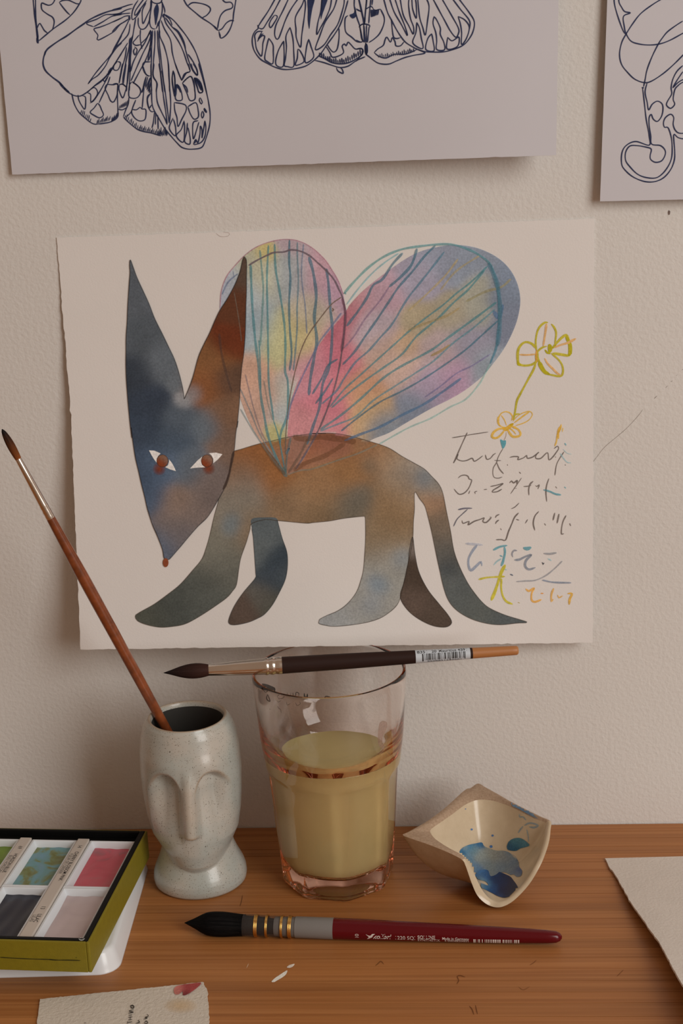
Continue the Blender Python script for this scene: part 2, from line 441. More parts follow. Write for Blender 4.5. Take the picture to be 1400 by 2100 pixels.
# wall crack
flat_wall = WallSheet(lambda x, z: 0.0)
wl = S((1180, 430), 2.333, '72,1222 100,1185 140,1135 205,1080 250,1040 300,985 322,955')
crack_lines = [(wl, 1.0, pc((120, 105, 92), .55))]+[(S((1180,430),2.333,t), 1.2, pc((115,100,88), .6)) for t in ('375,905 390,890', '430,852 440,843', '455,824 464,818', '480,795 486,790', '508,768 520,758')]
WALL = bpy.data.objects['wall_back']
strokes('crack', flat_wall, crack_lines, 0.0002, WALL, label='hairline crack in the plaster')
layer('mark', flat_wall, smooth_line([(1369,435),(1371,431),(1374,433),(1373,440),(1370,441)], True, 2), const((95, 75, 65), .8), 0.0002, WALL, 3, label='small brown mark')

# ================================================================== the watercolour on the wall
PX0, PX1, PZT, PZB = -0.232, 0.0895, 0.387, 0.1265
def h_paint(x, z):
    U = (x-PX0)/(PX1-PX0); V = min(1.15, max(0.0, (PZT-z)/(PZT-PZB)))
    left = 1-float(sstep(0.40, 1.0, U))
    return 0.0008+(0.0095+0.0225*left)*V**1.7
painting = thing('watercolour_painting', (-0.07, -0.001, 0.26), 'watercolour of a pointed-eared fox-like creature with rainbow wings on cream paper', 'painting')
ps = WallSheet(h_paint)
tl, tr, br, bl = (116, 487), (1218, 448), (1215, 1318), (165, 1332)
poly = ragged(tl, (460, 476), .35, 40, 1)+ragged((460, 476), tr, .35, 60, 2)+ragged(tr, br, .5, 60, 3)+ragged(br, bl, .45, 90, 4)+ragged(bl, (146, 860), .5, 50, 5)+ragged((146, 860), tl, .7, 40, 6)
sheet_mesh('paper_sheet', ps, poly, M_PAPER, painting, 16, 0.0005)

H4 = lambda t: S((230, 500), 4.2424, t)
H5 = lambda t: S((250, 850), 4.516, t)
W6 = lambda t: S((440, 470), 3.9625, t)
W7 = lambda t: S((640, 480), 3.0435, t)
B8 = lambda t: S((260, 860), 3.182, t)
B9 = lambda t: S((640, 860), 3.0435, t)

head = H4('158,138 180,195 215,290 260,390 320,520 370,650 430,770 490,895 540,1000 580,1120 608,1230 620,1300 626,1352 632,1340 670,1250 705,1150 750,985 800,870 850,770 925,600 1000,480 1060,370 1095,290 1115,230 1135,140 1148,112 1165,135 1170,185 1168,300 1168,420 1163,560 1158,760 1145,950 1125,1090 1110,1300 1105,1400 1085,1600') \
    + H5('1075,60 1055,170 1040,330 1015,440 985,580 950,680 900,775 800,940 700,1040 600,1155 520,1250 440,1340 415,1345 390,1330 375,1250 330,1130 290,1040 270,985 235,870 210,760 180,640 155,530 125,400 100,240 85,120') \
    + H4('172,1690 155,1560 140,1400 128,1250 120,1100 120,950 122,800 130,680 138,500 148,350 155,250 152,190')
head = smooth_line(head, True, 4)
body = B8('655,228 760,190 880,155 960,138 1040,118 1180,97 1300,92') + B9('0,88 60,86 130,88 220,100 350,135 470,175 560,230 640,275 700,310 745,355 790,405 815,460 835,560 860,680 885,820 920,920 970,1020 1010,1080 1060,1140 1110,1180 1200,1220 1340,1264 1335,1270 1280,1272 1170,1282 1080,1272 980,1240 900,1190 850,1130 820,1050 790,920 765,800 740,680 720,600 702,540 670,495 640,455 638,560 632,640 628,740 610,850 598,900 580,980 565,1050 548,1120 520,1170 460,1220 400,1250 300,1275 150,1292 80,1285 40,1272 45,1250 90,1225 160,1195 220,1150 275,1080 305,1000 320,930 330,800 333,700 331,615 327,605 220,615 100,635 0,645') \
    + B8('1180,678 1100,672 980,660 900,655 815,680 805,715 780,800 745,900 730,980 715,1080 690,1120 650,1165 560,1230 450,1300 380,1335 310,1350 220,1357 130,1340 70,1315 55,1285 75,1265 180,1205 270,1140 350,1075 430,985 490,910 520,830 545,740 570,630 598,530 592,500 610,440 630,370 645,300')
body = smooth_line(body, True, 4)
fleg = smooth_line(B8('815,650 900,640 975,645 990,690 1015,780 1045,870 1048,960 1035,1040 1000,1120 950,1210 900,1270 850,1300 790,1325 700,1342 665,1330 668,1295 700,1220 760,1130 835,1040 840,1000 832,880 825,780 815,710'), True, 4)
rleg = smooth_line(B9('628,735 640,830 665,950 720,1060 790,1150 840,1210 868,1255 865,1280 830,1297 760,1290 680,1255 610,1205 560,1140 550,1090 575,1010 598,900 605,830 615,770'), True, 4)
wing1 = smooth_line(W6('575,1990 490,1890 380,1740 280,1560 200,1350 140,1150 60,850 40,650 55,500 100,380 180,280 260,200 350,140 460,100 580,82 690,98 790,150 890,240 960,340 1010,430 1045,530 1060,620 1075,700 1070,850 1045,1000 1010,1200 950,1400 890,1560 820,1700 740,1840 680,1940 600,2000'), True, 4)
wing2 = smooth_line(W6('590,1980 585,1800 600,1560 640,1330 760,1080 900,870 1050,690 1090,625') + W7('215,465 300,370 420,270 560,170 660,115 760,85 880,68 1000,80 1100,115 1180,165 1240,230 1280,310 1298,400 1290,490 1260,590 1200,710 1120,820 1060,890 960,970 860,1030 740,1090 600,1170 480,1240 370,1285') + W6('1180,1790 900,1900 680,1965'), True, 4)

BODYC = [(510,920,(128,80,45)),(600,910,(128,78,45)),(700,900,(120,74,48)),(760,920,(130,90,60)),(480,970,(128,85,52)),(560,960,(132,85,48)),(650,990,(137,100,68)),(720,960,(130,92,58)),(800,940,(135,108,82)),(757,952,(88,82,70),12),(600,1040,(122,95,70)),(660,1050,(112,88,63)),(720,1050,(95,85,72)),(740,1020,(98,90,78),16),(800,1030,(120,92,64)),(830,1000,(135,110,85)),(480,1030,(116,106,93)),(478,1068,(95,115,135),11),(472,1085,(100,115,128),10),(490,990,(112,105,95)),(505,1080,(115,95,75)),(450,1120,(105,98,85)),(460,1160,(92,88,78)),(420,1220,(74,73,66)),(350,1250,(66,66,60)),(300,1270,(72,70,60)),(800,1070,(125,98,70)),(790,1110,(118,98,75)),(800,1160,(133,126,116)),(773,1200,(100,116,140),13),(760,1240,(118,122,132),14),(730,1220,(138,130,120)),(690,1260,(140,135,130)),(775,1255,(136,128,118)),(820,1145,(112,118,126),12),(840,970,(130,120,110)),(865,982,(98,114,138),13),(890,1000,(118,110,100),14),(885,1030,(148,112,85),16),(900,1080,(108,90,73)),(905,1130,(80,76,70)),(917,1165,(52,55,58),11),(930,1210,(80,80,76)),(980,1255,(82,82,76)),(1050,1272,(78,80,78))]
HEADC = [(362,785,(92,95,98),10),(265,600,(78,80,84)),(290,700,(75,78,82)),(280,760,(48,52,60)),(330,740,(88,91,95)),(310,830,(48,54,66)),(365,862,(76,82,90)),(376,820,(135,130,128),9),(350,900,(64,74,88)),(425,872,(84,90,96),16),(398,805,(122,114,112),9),(495,560,(80,62,50)),(480,620,(80,45,28)),(462,702,(92,42,22),16),(430,740,(115,75,45)),(420,790,(118,72,42)),(462,780,(82,58,44),16),(460,850,(108,78,58)),(470,910,(105,82,68)),(330,960,(75,88,108)),(300,960,(58,68,86)),(390,960,(84,90,98)),(425,985,(108,92,84)),(310,1020,(66,77,96)),(362,1032,(120,98,84)),(400,1050,(108,92,84)),(348,1075,(108,93,86)),(330,1110,(80,85,98)),(372,1095,(95,86,84)),(440,1010,(98,84,78)),(300,880,(52,60,74))]
WING1C = [(600,500,(165,142,143),14),(470,600,(150,148,158)),(530,560,(168,160,135)),(545,520,(176,156,100),10),(600,560,(150,150,147)),(650,560,(174,135,140)),(690,600,(165,130,142)),(520,680,(143,155,165)),(570,700,(168,160,118)),(622,690,(176,156,112)),(645,640,(165,150,130)),(515,760,(185,143,120),18),(540,830,(180,142,122)),(572,845,(148,160,162),14),(563,880,(165,155,105),9),(600,820,(165,160,148)),(500,600,(155,160,158)),(640,760,(180,130,132)),(690,700,(172,125,130))]
WING2C = [(700,650,(172,98,106)),(640,760,(184,124,130)),(700,740,(190,108,118)),(680,830,(195,112,122)),(720,600,(175,122,124)),(780,590,(170,135,142)),(760,680,(165,146,150)),(850,560,(150,140,152)),(900,520,(132,133,155)),(960,530,(128,134,155)),(1030,600,(112,122,150)),(1045,660,(112,116,142)),(985,590,(158,150,130),14),(980,640,(152,146,130),16),(930,650,(152,138,115),18),(860,660,(158,140,112),16),(830,710,(172,140,108),14),(780,720,(172,140,122)),(740,800,(180,130,100)),(755,845,(186,150,108)),(900,720,(165,142,138)),(960,700,(138,130,142)),(930,770,(162,128,145)),(880,790,(155,135,150)),(850,830,(116,122,146),18),(780,870,(116,128,152),16),(1000,760,(132,140,152)),(825,750,(184,152,136)),(650,880,(190,125,125))]
FLEGC = [(540,1080,(80,84,84)),(560,1150,(50,58,66),14),(530,1130,(85,88,86),16),(562,1190,(56,62,68)),(540,1222,(85,78,70),14),(500,1260,(78,62,52)),(585,1180,(62,68,72),12),(560,1240,(76,72,62))]
RLEGC = [(845,1115,(98,85,76),14),(850,1180,(64,50,40)),(900,1260,(72,58,48)),(840,1230,(78,62,52))]
def paintfun(blobs, a=1.0, over=None, ain=0.3, sig=22, m=0.5):
    def f(V):
        c = blob_colour(V, blobs, sig, m); al = np.full(len(V), a)
        if over is not None: al = np.where(inside(V, over), ain, a)
        return np.concatenate([c, al[:, None]], 1)
    return f
L0 = 0.00012
layer('painted_body', ps, body, paintfun(BODYC, 0.97, sig=27), L0, painting, 6, label='rust and grey watercolour body with long legs and tail')
layer('painted_leg', ps, fleg, paintfun(FLEGC, 0.93, sig=18, m=0.2), L0+0.00004, painting, 6, label='slate and brown front leg')
layer('painted_leg', ps, rleg, paintfun(RLEGC, 0.97, sig=18), L0+0.00004, painting, 6, label='dark brown hind leg')
wA = layer('painted_wing', ps, wing1, paintfun(WING1C, 0.93, body, 0.16), L0+0.00008, painting, 6, label='upright wing in pale blue, yellow and pink')
wB = layer('painted_wing', ps, wing2, paintfun(WING2C, 0.80, body, 0.10), L0+0.00012, painting, 6, label='spread wing in rose, ochre and blue violet')
TEAL = (82, 128, 130); TEALD = (70, 108, 120); BRN = (112, 92, 92)
va = 0.55
strokes('wing_vein', ps, [(W6(t), wd_, pc(c_, va)) for t, wd_, c_ in (
 ('292,285 300,500 310,680 330,900 355,1100 375,1350 400,1500 440,1700 520,1900 570,1990', 5, TEAL),
 ('367,170 385,350 395,500 380,800 370,950', 4, (110,138,132)), ('437,130 425,400 430,700 435,1000 440,1250 465,1450 480,1560', 4, TEAL),
 ('487,120 495,320 530,520 565,760 575,950 572,1150 595,1250 590,1500 540,1650 530,1750', 4.5, TEAL),
 ('608,85 605,260 615,400 605,600 610,800 625,1000 610,1150', 4.5, TEALD), ('672,105 672,220 680,420 670,640 670,800 655,1000 640,1150', 3.5, (105,125,130)),
 ('722,120 705,330 715,480 735,620 750,850', 3, (120,125,138)), ('765,225 800,350 825,540 810,720 830,900 810,1030 780,1200 765,1350', 6, TEALD),
 ('908,320 925,450 940,650 955,820 935,1100 880,1250 850,1450 800,1600 750,1750', 5.5, TEALD),
 ('60,530 110,430 190,360', 3, (112,118,135)), ('150,340 155,380', 2, (112,118,135)),
 ('205,1290 290,1480 360,1650 440,1790 540,1930', 3, (128,128,125)), ('210,1460 290,1600 380,1740 480,1880 570,1990', 3, (128,135,132)),
 ('250,1180 290,1350 330,1500 380,1650 430,1740', 3, (140,122,118)), ('400,1230 430,1400 470,1550', 3, (140,130,118)), ('480,1560 520,1690 560,1900 575,1980', 3, TEAL), ('360,900 370,1100 375,1300', 3, TEAL))],
 L0+0.00018, wA, label='teal painted veins')
strokes('wing_contour', ps, [(W6('275,295 340,255 420,215 480,190 560,185 620,168 700,180 770,215 840,275 910,340 970,410 1010,490 1040,560 1060,680 1050,850 1020,1080 970,1300 900,1500 830,1660 740,1820 660,1950'), 3.5, pc((104, 88, 92), .7)),
 (W6('1030,552 950,610 860,720 760,860 700,990 655,1150 625,1290 600,1450 580,1650 575,1830'), 2.4, pc((112, 92, 78), .75)),
 (W6('955,640 965,655 960,668 952,655'), 2.5, pc((100, 78, 62), .8)),
 (W6('1035,560 1062,680 1050,850 1030,1000'), 6, pc((125, 78, 92), .45)),
 (W6('45,640 55,500 100,380 180,280 260,200 350,140 460,100 580,82 690,98 790,150 890,240 960,340 1010,430 1045,530'), 2, pc((165, 118, 125), .6))], L0+0.0002, wA, label='brown painted wing outline')
strokes('wing_vein', ps, [(W6('1030,680 940,800 850,920 760,1100 680,1270 620,1420 590,1550'), 3.5, pc((105,115,140), .5))]+[(W7(t), wd_, pc(c_, va)) for t, wd_, c_ in (
 ('565,118 500,190 440,280 380,320 340,400 280,490 215,575', 5, TEALD), ('655,90 620,190 560,260 480,330', 5.5, TEALD),
 ('770,70 700,140 620,240 540,330 480,420 400,540 330,640 260,740 190,815', 4.5, TEALD),
 ('480,330 420,420 330,530 260,640 200,710', 3.5, (140,115,130)),
 ('825,110 740,220 660,320 590,410 500,560 430,640 350,730 270,800 200,900 150,980 60,1060', 4, (88,120,132)),
 ('1095,200 990,300 900,370 820,440 700,530 600,610 500,700 400,790 300,880 200,970 110,1080', 3.5, TEAL),
 ('1075,225 980,340 880,430 780,530 650,640 560,750 450,830 350,900 230,990 120,1085', 4, TEAL),
 ('1150,425 1050,500 940,580 830,660 750,720 640,780 530,840 430,910 300,1030 180,1130 50,1220', 4.5, TEAL),
 ('1140,470 1000,590 880,680 760,790 640,870 500,960 380,1040 270,1140 150,1190 50,1230', 3.5, (100,135,140)),
 ('1160,540 1060,630 960,720 850,800 700,900 560,980 420,1050 280,1150 180,1230', 3.5, TEALD),
 ('1110,750 1000,820 900,870 800,950 700,1020', 3, (125,115,140)), ('930,900 820,980 700,1060 560,1130 430,1200 300,1250 200,1290', 5, (88,115,140)),
 ('910,155 830,260 720,370 600,480', 4, (172,150,110)), ('1050,130 900,230 800,350', 4, (165,148,115)), ('1240,280 1180,330 1080,360 960,420', 5, (150,138,105)), ('920,460 840,510 700,560 600,600', 5, (160,138,100)),
 ('860,690 800,730 740,760', 5, (160,132,85)), ('20,1060 80,980 130,900', 4, TEALD), ('0,1000 60,900 100,820 160,780', 4, TEALD), ('1130,480 1165,520 1190,440', 8, (88,112,138)))],
 L0+0.00026, wB, label='teal painted veins')
strokes('wing_contour', ps, [(W7('200,370 260,300 350,210 450,140 560,95 680,75 780,65 870,65 960,90 1040,130 1110,190 1150,300 1165,420 1165,560 1150,700 1110,810'), 4.5, (pc((110,150,142), .65), pc((78,115,128), .65))),
 (W7('1110,810 1080,870 1040,940 960,1030 860,1080 740,1150 600,1210 420,1310'), 3.2, pc((138, 165, 155), .55)), (B9('405,158 390,165 280,215 160,255 0,310')+W6('700,1960 590,1995'), 3.2, pc((120, 130, 118), .3)),
 (W7('1100,180 1150,300 1170,430 1170,560 1155,700'), 9, pc((82, 116, 128), .5)),
 (W7('215,440 290,340 370,250 450,180 540,120'), 3, pc((125, 160, 160), .6)), (W7('195,372 206,366 212,376'), 5, pc((82,128,128), .7))], L0+0.00032, wB, label='pale teal wing outline')
strokes('painted_line', ps, [(W6('620,1690 590,1830 575,1990'), 4, pc((92,105,100), .5)), (W6('760,1700 690,1840 600,1980'), 5, pc((105,85,70), .4)), (W6('1060,1740 900,1840 740,1900 640,1960'), 9, pc((105,70,45), .3)), (W6('380,1740 480,1880 570,1995'), 8, pc((110,85,62), .5)), (W6('590,1800 605,1780 580,1830'), 6, pc((95,115,125), .6)), (W6('640,1680 700,1700 900,1690 1150,1730'), 12, pc((105,65,40), .3)), (W6('560,1930 575,2000 590,2010'), 8, pc((95,110,105), .5))], L0+0.00036, painting, label='teal and brown lines where the wings join the back')
hd = layer('painted_head', ps, head, paintfun(HEADC, 0.985, sig=20, m=0.2), L0+0.00042, painting, 5, label='navy and rust pointed head with tall ears')
strokes('pigment_edge', ps, [(head, 1.8, pc((42, 38, 38), .55), True)], L0+0.00048, hd, label='dark dried edge of the wash')
for ed in ((body, 1.6, pc((70, 56, 44), .5), True), (B8('980,660 990,690 1015,780 1045,870 1048,960 1035,1040 1000,1120 950,1210 900,1270 850,1300 790,1325 700,1342 665,1330 668,1295 700,1220 760,1130 835,1040 840,1000 832,880 825,780 815,710'), 1.5, pc((48,50,50), .5)), (rleg, 1.5, pc((45,36,30), .5), True)):
    strokes('pigment_edge', ps, [ed], L0+0.00016, painting)
for ed in ((H5('1035,340 1015,440 990,560 960,650 935,695'), 5, pc((66, 50, 42), .7)), (H4('1060,420 1085,560 1110,720 1125,850'), 2, pc((120,105,90), .35)), (H4('930,780 950,950 990,1120 1040,1290'), 5, pc((80,62,55), .3))):
    strokes('pigment_edge', ps, [ed], L0+0.0005, hd)
EYEW = const((198, 186, 176))
for t in ('250,332 300,335 358,360 335,385 322,410 320,445 300,420 275,380', '435,415 460,445 480,480 500,525 450,510 400,488 425,470 435,440', '742,390 700,425 630,500 700,492 770,490 740,465 732,430', '805,358 870,353 930,368 890,415 845,452 845,410 830,380'):
    layer('eye_white', ps, H5(t), EYEW, L0+0.00054, hd, 5, label='unpainted paper white of an eye')
def ell(cx, cy, ra, rb, n=28): return [(cx+ra*math.cos(2*math.pi*i/n), cy+rb*math.sin(2*math.pi*i/n)) for i in range(n)]
def halo(cx, cy, c, r, a):
    def f(V):
        d = np.hypot(V[:, 0]-cx, V[:, 1]-cy); al = a*np.clip(1-d/r, 0, 1)**0.8
        return np.concatenate([np.tile(alb(c), (len(V), 1)), al[:, None]], 1)
    return f
for (cx, cy, sx, sy) in ((375, 430, 345, 505), (787, 430, 803, 500)):
    x, y = S((250, 850), 4.516, f'{cx},{cy}')[0]; x2, y2 = S((250, 850), 4.516, f'{sx},{sy}')[0]
    layer('iris_bleed', ps, ell(x2, y2, 14, 13), halo(x2, y2, (120, 52, 22), 14, .8), L0+0.00052, hd, 3)
    layer('iris', ps, ell(x, y, 11.8, 12.6), paintfun([(x-2, y+4, (112, 50, 24), 6), (x+8, y-7, (112, 85, 70), 7), (x-8, y+8, (118, 52, 26), 5), (x, y-10, (118, 82, 60), 5)], .95), L0+0.00058, hd, 3, label='rust brown iris')
    strokes('iris_rim', ps, [(ell(x, y, 11.6, 12.4), 1.3, pc((80, 50, 38), .5), True)], L0+0.0006, hd)
x, y = S((250, 850), 4.516, '405,1372')[0]
layer('nose', ps, ell(x, y, 5.8, 9.2, 20), const((118, 58, 34)), L0+0.00054, hd, 3, label='small rust nose drop')

# flower and writing
F7 = lambda t: S((1000, 640), 7, t)
GRN = pc((170, 152, 48), .92); GRD = pc((158, 142, 28), .95); PEA = pc((205, 150, 95), .85); YEL = pc((205, 155, 70), .85)
strokes('painted_flower', ps, [(F7('865,150 820,150 760,195 715,270 690,390 690,500 705,560'), 4, GRN), (F7('910,170 950,215 980,290 975,380 960,460'), 4, GRN),
 (F7('690,520 640,460 560,430 500,450 450,510 430,580 430,680 445,740 500,765 580,765 650,745 700,700 690,600'), 5, GRN), (F7('425,700 440,750 480,765'), 6, GRD),
 (F7('930,510 1000,430 1070,360 1125,330 1155,390 1180,470 1190,560 1165,620 1090,615 1000,600 930,590'), 5, GRN), (F7('1120,340 1150,400 1180,470 1180,590 1150,625'), 7, GRD),
 (F7('720,570 715,640 740,720 780,810 840,880 930,905 1010,920 1060,910 1080,850 1070,770 1030,700 970,640 910,590'), 4, GRN), (F7('735,710 770,790 820,860 890,895'), 8, GRD),
 (F7('705,580 740,540 790,505 850,490'), 4, GRN), (F7('880,460 895,510 890,560 880,590'), 10, GRD), (F7('820,540 860,590 900,600'), 5, GRD), (F7('930,520 960,490 980,470'), 6, GRD),
 (F7('690,740 650,840 600,930 540,1040 470,1170 420,1270 400,1380 385,1470 365,1550'), 4.2, GRN), (F7('375,1500 400,1470 460,1460'), 3, GRN),
 (F7('845,165 825,300 810,400 795,490'), 4.5, PEA), (F7('455,610 560,615 690,605'), 4, PEA), (F7('950,510 1050,470 1150,440 1265,380'), 4.5, PEA), (F7('815,660 860,740 930,810 1000,880 1050,905'), 4, PEA), (F7('700,540 695,640 705,720'), 4, pc((205,145,60),.8))], L0+0.0001, painting, dz=2e-6, label='olive green painted flower with orange veins')
strokes('painted_flower', ps, [(F7('340,1560 355,1500 320,1450 260,1430 200,1450 160,1510 150,1590 190,1640 260,1660'), 2.6, YEL), (F7('195,1480 240,1550 270,1630'), 2, YEL), (F7('150,1500 150,1590 180,1640'), 4.5, YEL),
 (F7('360,1570 420,1500 500,1450 600,1425 640,1470 600,1540 520,1590 400,1630'), 2, YEL), (F7('380,1590 460,1530 540,1470 600,1430'), 3, YEL),
 (F7('230,1670 150,1680 80,1730 60,1790 110,1810 170,1780 240,1700'), 4.5, YEL), (F7('280,1680 330,1760 370,1790 450,1780 470,1740 430,1680 350,1650'), 4.5, YEL), (F7('300,1660 360,1700 405,1755'), 2.4, YEL),
 (F7('210,1660 260,1680 330,1630 360,1600'), 8, pc((200,150,50),.85)), (F7('310,1620 340,1620 370,1600'), 7, pc((180,142,30),.9)), (F7('340,1640 410,1650'), 4, YEL), (F7('265,1720 260,1780 230,1850'), 1.6, pc((160,135,110),.7))], L0+0.0001, painting, dz=2e-6, label='small ochre painted flower')
T1 = lambda t: S((910, 860), 4.8276, t)
T2 = lambda t: S((930, 1080), 5.185, t)
GR = pc((105, 92, 84), .85); TQ = pc((98, 138, 142), .85); TQL = pc((140, 165, 165), .6)
strokes('painted_writing', ps, [(T1('80,182 160,170 260,152 350,138 440,125'), 1.8, GR), (T1('232,130 190,220 150,310 105,410 95,432 120,390 140,345 130,390 180,412 230,405 280,385 300,415 340,395 385,360'), 2.2, GR),
 (T1('410,350 425,395 460,385 490,350 515,335'), 2.2, GR), (T1('585,290 560,330 535,380 520,430 490,480 485,540 500,575 540,582 578,570'), 1.7, GR), (T1('500,405 530,408 566,408'), 2.2, GR), (T1('522,425 550,490 592,540'), 2.2, GR),
 (T1('650,378 690,368 740,372 730,400 790,380 820,355 825,385 880,372 940,325 915,350 910,385 960,385 1025,330 1040,400 1080,370 1110,330 1135,290 1125,265 1090,290'), 2.2, GR), (T1('1190,320 1150,380 1115,450 1098,555'), 1.9, GR), (T1('1100,370 1110,375'), 3, GR),
 (T1('628,445 632,458'), 3.4, GR), (T1('1198,448 1206,455'), 3.6, pc((72,60,55),.9)),
 (T1('140,582 170,558 210,552 240,565 250,590 275,600 265,640 240,690 200,730 155,742 125,720 100,688'), 2.2, GR), (T1('258,705 245,738'), 2.2, GR), (T1('330,710 305,720 312,738'), 2.4, GR), (T1('395,695 428,692'), 2, GR), (T1('460,665 530,650 585,635 540,670 490,700 480,720 530,715 575,690'), 2.4, GR), (T1('650,630 670,610 690,630 725,605 720,640'), 3.2, GR), (T1('770,578 720,650 660,738'), 1.6, GR), (T1('705,685 722,682'), 2.4, GR), (T1('745,520 762,538'), 2.4, GR),
 (T1('885,612 855,640 840,690 842,752'), 2.8, GR), (T1('788,665 830,662 865,652'), 2.2, GR), (T1('905,655 920,665 945,648 930,690'), 2.6, GR), (T1('1040,585 1018,650 1010,720 1018,815'), 2.4, GR), (T1('1105,665 1118,682'), 4.6, GR),
 (T1('665,885 700,870 745,828'), 1.7, GR), (T1('140,895 200,882 280,880'), 3, pc((98,92,100),.85)), (T1('235,890 180,940 130,990 95,1060'), 2.2, pc((98,92,95),.85)), (T1('180,1000 190,1030 250,1010 240,1045 300,1010 360,990 400,975 385,1010 420,1020 470,970 455,965'), 2.5, GR), (T1('510,975 520,955 550,940'), 3, GR), (T1('510,1035 520,1015 545,995'), 3, GR), (T1('560,1080 570,1095'), 4, GR),
 (T1('740,925 700,970 670,1040 640,1110 610,1195 570,1190 515,1192'), 2.6, GR), (T1('715,990 745,998'), 2.6, GR), (T1('830,990 805,1030'), 2.2, GR), (T1('940,910 900,960 885,1030 900,1100'), 2.5, GR), (T1('995,1030 1008,1050'), 4.6, GR), (T1('1098,925 1080,1000'), 2.8, GR), (T1('1140,935 1120,1030'), 2.8, GR), (T1('1210,950 1180,1010 1165,1080 1165,1135 1188,1130'), 2.5, GR), (T1('1245,1030 1255,1055'), 5, GR)], L0+0.0001, painting, dz=1e-6, label='three lines of grey brush handwriting')
strokes('painted_writing', ps, [(T2('125,180 190,185 310,195'), 4.5, pc((165,160,162),.7)), (T2('250,195 200,260 160,340 160,420 185,465 240,420 290,375 300,420'), 5, pc((135,138,148),.7)),
 (T2('420,250 490,215 570,200'), 4.5, TQ), (T2('540,215 545,280 525,370 505,420'), 5, TQ), (T2('425,410 460,370 510,340'), 3.5, TQL), (T2('490,305 520,320'), 4, TQ), (T2('540,450 565,462'), 3.5, TQL),
 (T2('675,255 640,255 620,290 630,325'), 3.2, pc((135,130,132),.8)), (T2('645,355 700,350 760,320 825,300 770,360 760,420 800,455 870,435'), 4.6, pc((125,125,130),.75)), (T2('740,225 780,235 825,220'), 8, TQ), (T2('600,505 632,520'), 4.5, pc((100,100,108),.85)), (T2('940,380 952,400 962,385'), 5, pc((62,62,64),.9)),
 (T2('955,285 1020,290 1095,278'), 4, pc((135,130,128),.75)), (T2('1000,340 1040,362'), 4, TQL), (T2('1155,365 1080,440 980,520 870,570 760,578 665,585'), 2.8, pc((142,136,134),.75)), (T2('940,568 1060,592 1250,598'), 3.6, pc((128,130,138),.75))], L0+0.00012, painting, dz=1e-6, label='grey and turquoise brush signs')
strokes('painted_dab', ps, [(T1('1195,235 1210,258'), 3.6, TQ), (T1('1150,335 1180,380 1220,425 1260,430'), 2.5, TQL), (T1('1180,295 1220,335 1265,345'), 1.6, TQL), (T1('985,697 1050,715 1100,738 1160,748'), 4.2, TQ), (T1('1192,668 1208,682'), 5.5, TQ)], L0+0.00012, painting, dz=1e-6, label='turquoise dabs over the grey writing')
strokes('painted_writing', ps, [(T2('550,405 510,480 480,570 440,690 400,785'), 6, pc((178,160,50),.85)), (T2('265,562 350,542 450,535 545,530'), 3.8, pc((178,160,60),.85)), (T2('510,550 505,640 520,730 560,795 628,825'), 4.2, pc((180,162,55),.85)), (T2('685,805 702,812'), 3.2, pc((150,130,40),.85))], L0+0.00014, painting, dz=1e-6, label='olive yellow brush sign')
strokes('painted_writing', ps, [(T2('765,660 800,685 855,655 830,710 830,780 865,800 935,775'), 3.8, pc((205,145,75),.85)), (T2('925,710 955,710'), 3, pc((190,125,60),.85)), (T2('1065,655 1040,720 1040,795 1060,770'), 4.2, pc((205,150,85),.8)), (T2('1105,725 1120,755 1160,735'), 3.4, pc((205,150,85),.8)), (T2('1210,712 1258,715 1235,770 1228,830'), 5, pc((210,150,70),.85))], L0+0.00014, painting, dz=1e-6, label='orange brush numerals')
strokes('painted_dab', ps, [(F7('1055,1610 1040,1680 1000,1760 985,1860 960,1925'), 3.4, pc((205,155,70),.8)), (F7('1040,1640 1010,1720 1015,1820'), 4.2, pc((200,150,60),.8)), (F7('1080,1660 1070,1720'), 3, pc((205,160,90),.7))], L0+0.00014, painting, dz=1e-6, label='upright orange stroke')
layer('painted_bud', ps, smooth_line(T1('558,200 588,210 612,208 614,240 600,275 582,290 570,262'), True, 2), const((88, 140, 145), .92), L0+0.00012, painting, 4, label='turquoise bud dab')
strokes('pencil_mark', ps, [(S((0,340),2,'885,276 905,290 935,288 940,276 915,272'), 1.0, pc((150,130,120), .6))], L0+0.0001, painting)

# ================================================================== the ink drawings
INK = pc((38, 42, 64), .93); INKT = pc((44, 54, 86), .85)
def h_top(x, z):
    U = (x+0.27)/0.34; V = min(1.1, max(0, (0.70-z)/(0.70-0.43)))
    return 0.0007+(0.0035+0.015*float(sstep(0.25, 0.95, U)))*V**2.0
sheetA = thing('moth_drawing', (-0.1, -0.001, 0.55), 'white sheet with two navy ink moth drawings taped high on the wall', 'drawing')
sa = WallSheet(h_top)
sheet_mesh('paper_sheet', sa, ragged((-52,-430),(1162,-430),.01,30,1)+ragged((1162,-430),(1145,0),.01,20,1)+ragged((1145,0),(1140,318),.01,20,2)+ragged((1140,318),(25,358),.25,80,3)+ragged((25,358),(-52,-430),.2,40,4), M_SHEET, sheetA, 24, 0.00025)
M1 = lambda t: S((0, 0), 5.6, t)
M2 = lambda t: S((230, 0), 5.6, t)
M3 = lambda t: S((130, 130), 7, t)
M4 = lambda t: S((240, 130), 7, t)
M5 = lambda t: S((500, 0), 5.385, t)
M6 = lambda t: S((730, 0), 5.385, t)
mothA = []
def ink(lst, fn, wd, *ts):
    for t in ts: lst.append((fn(t), wd, INK))
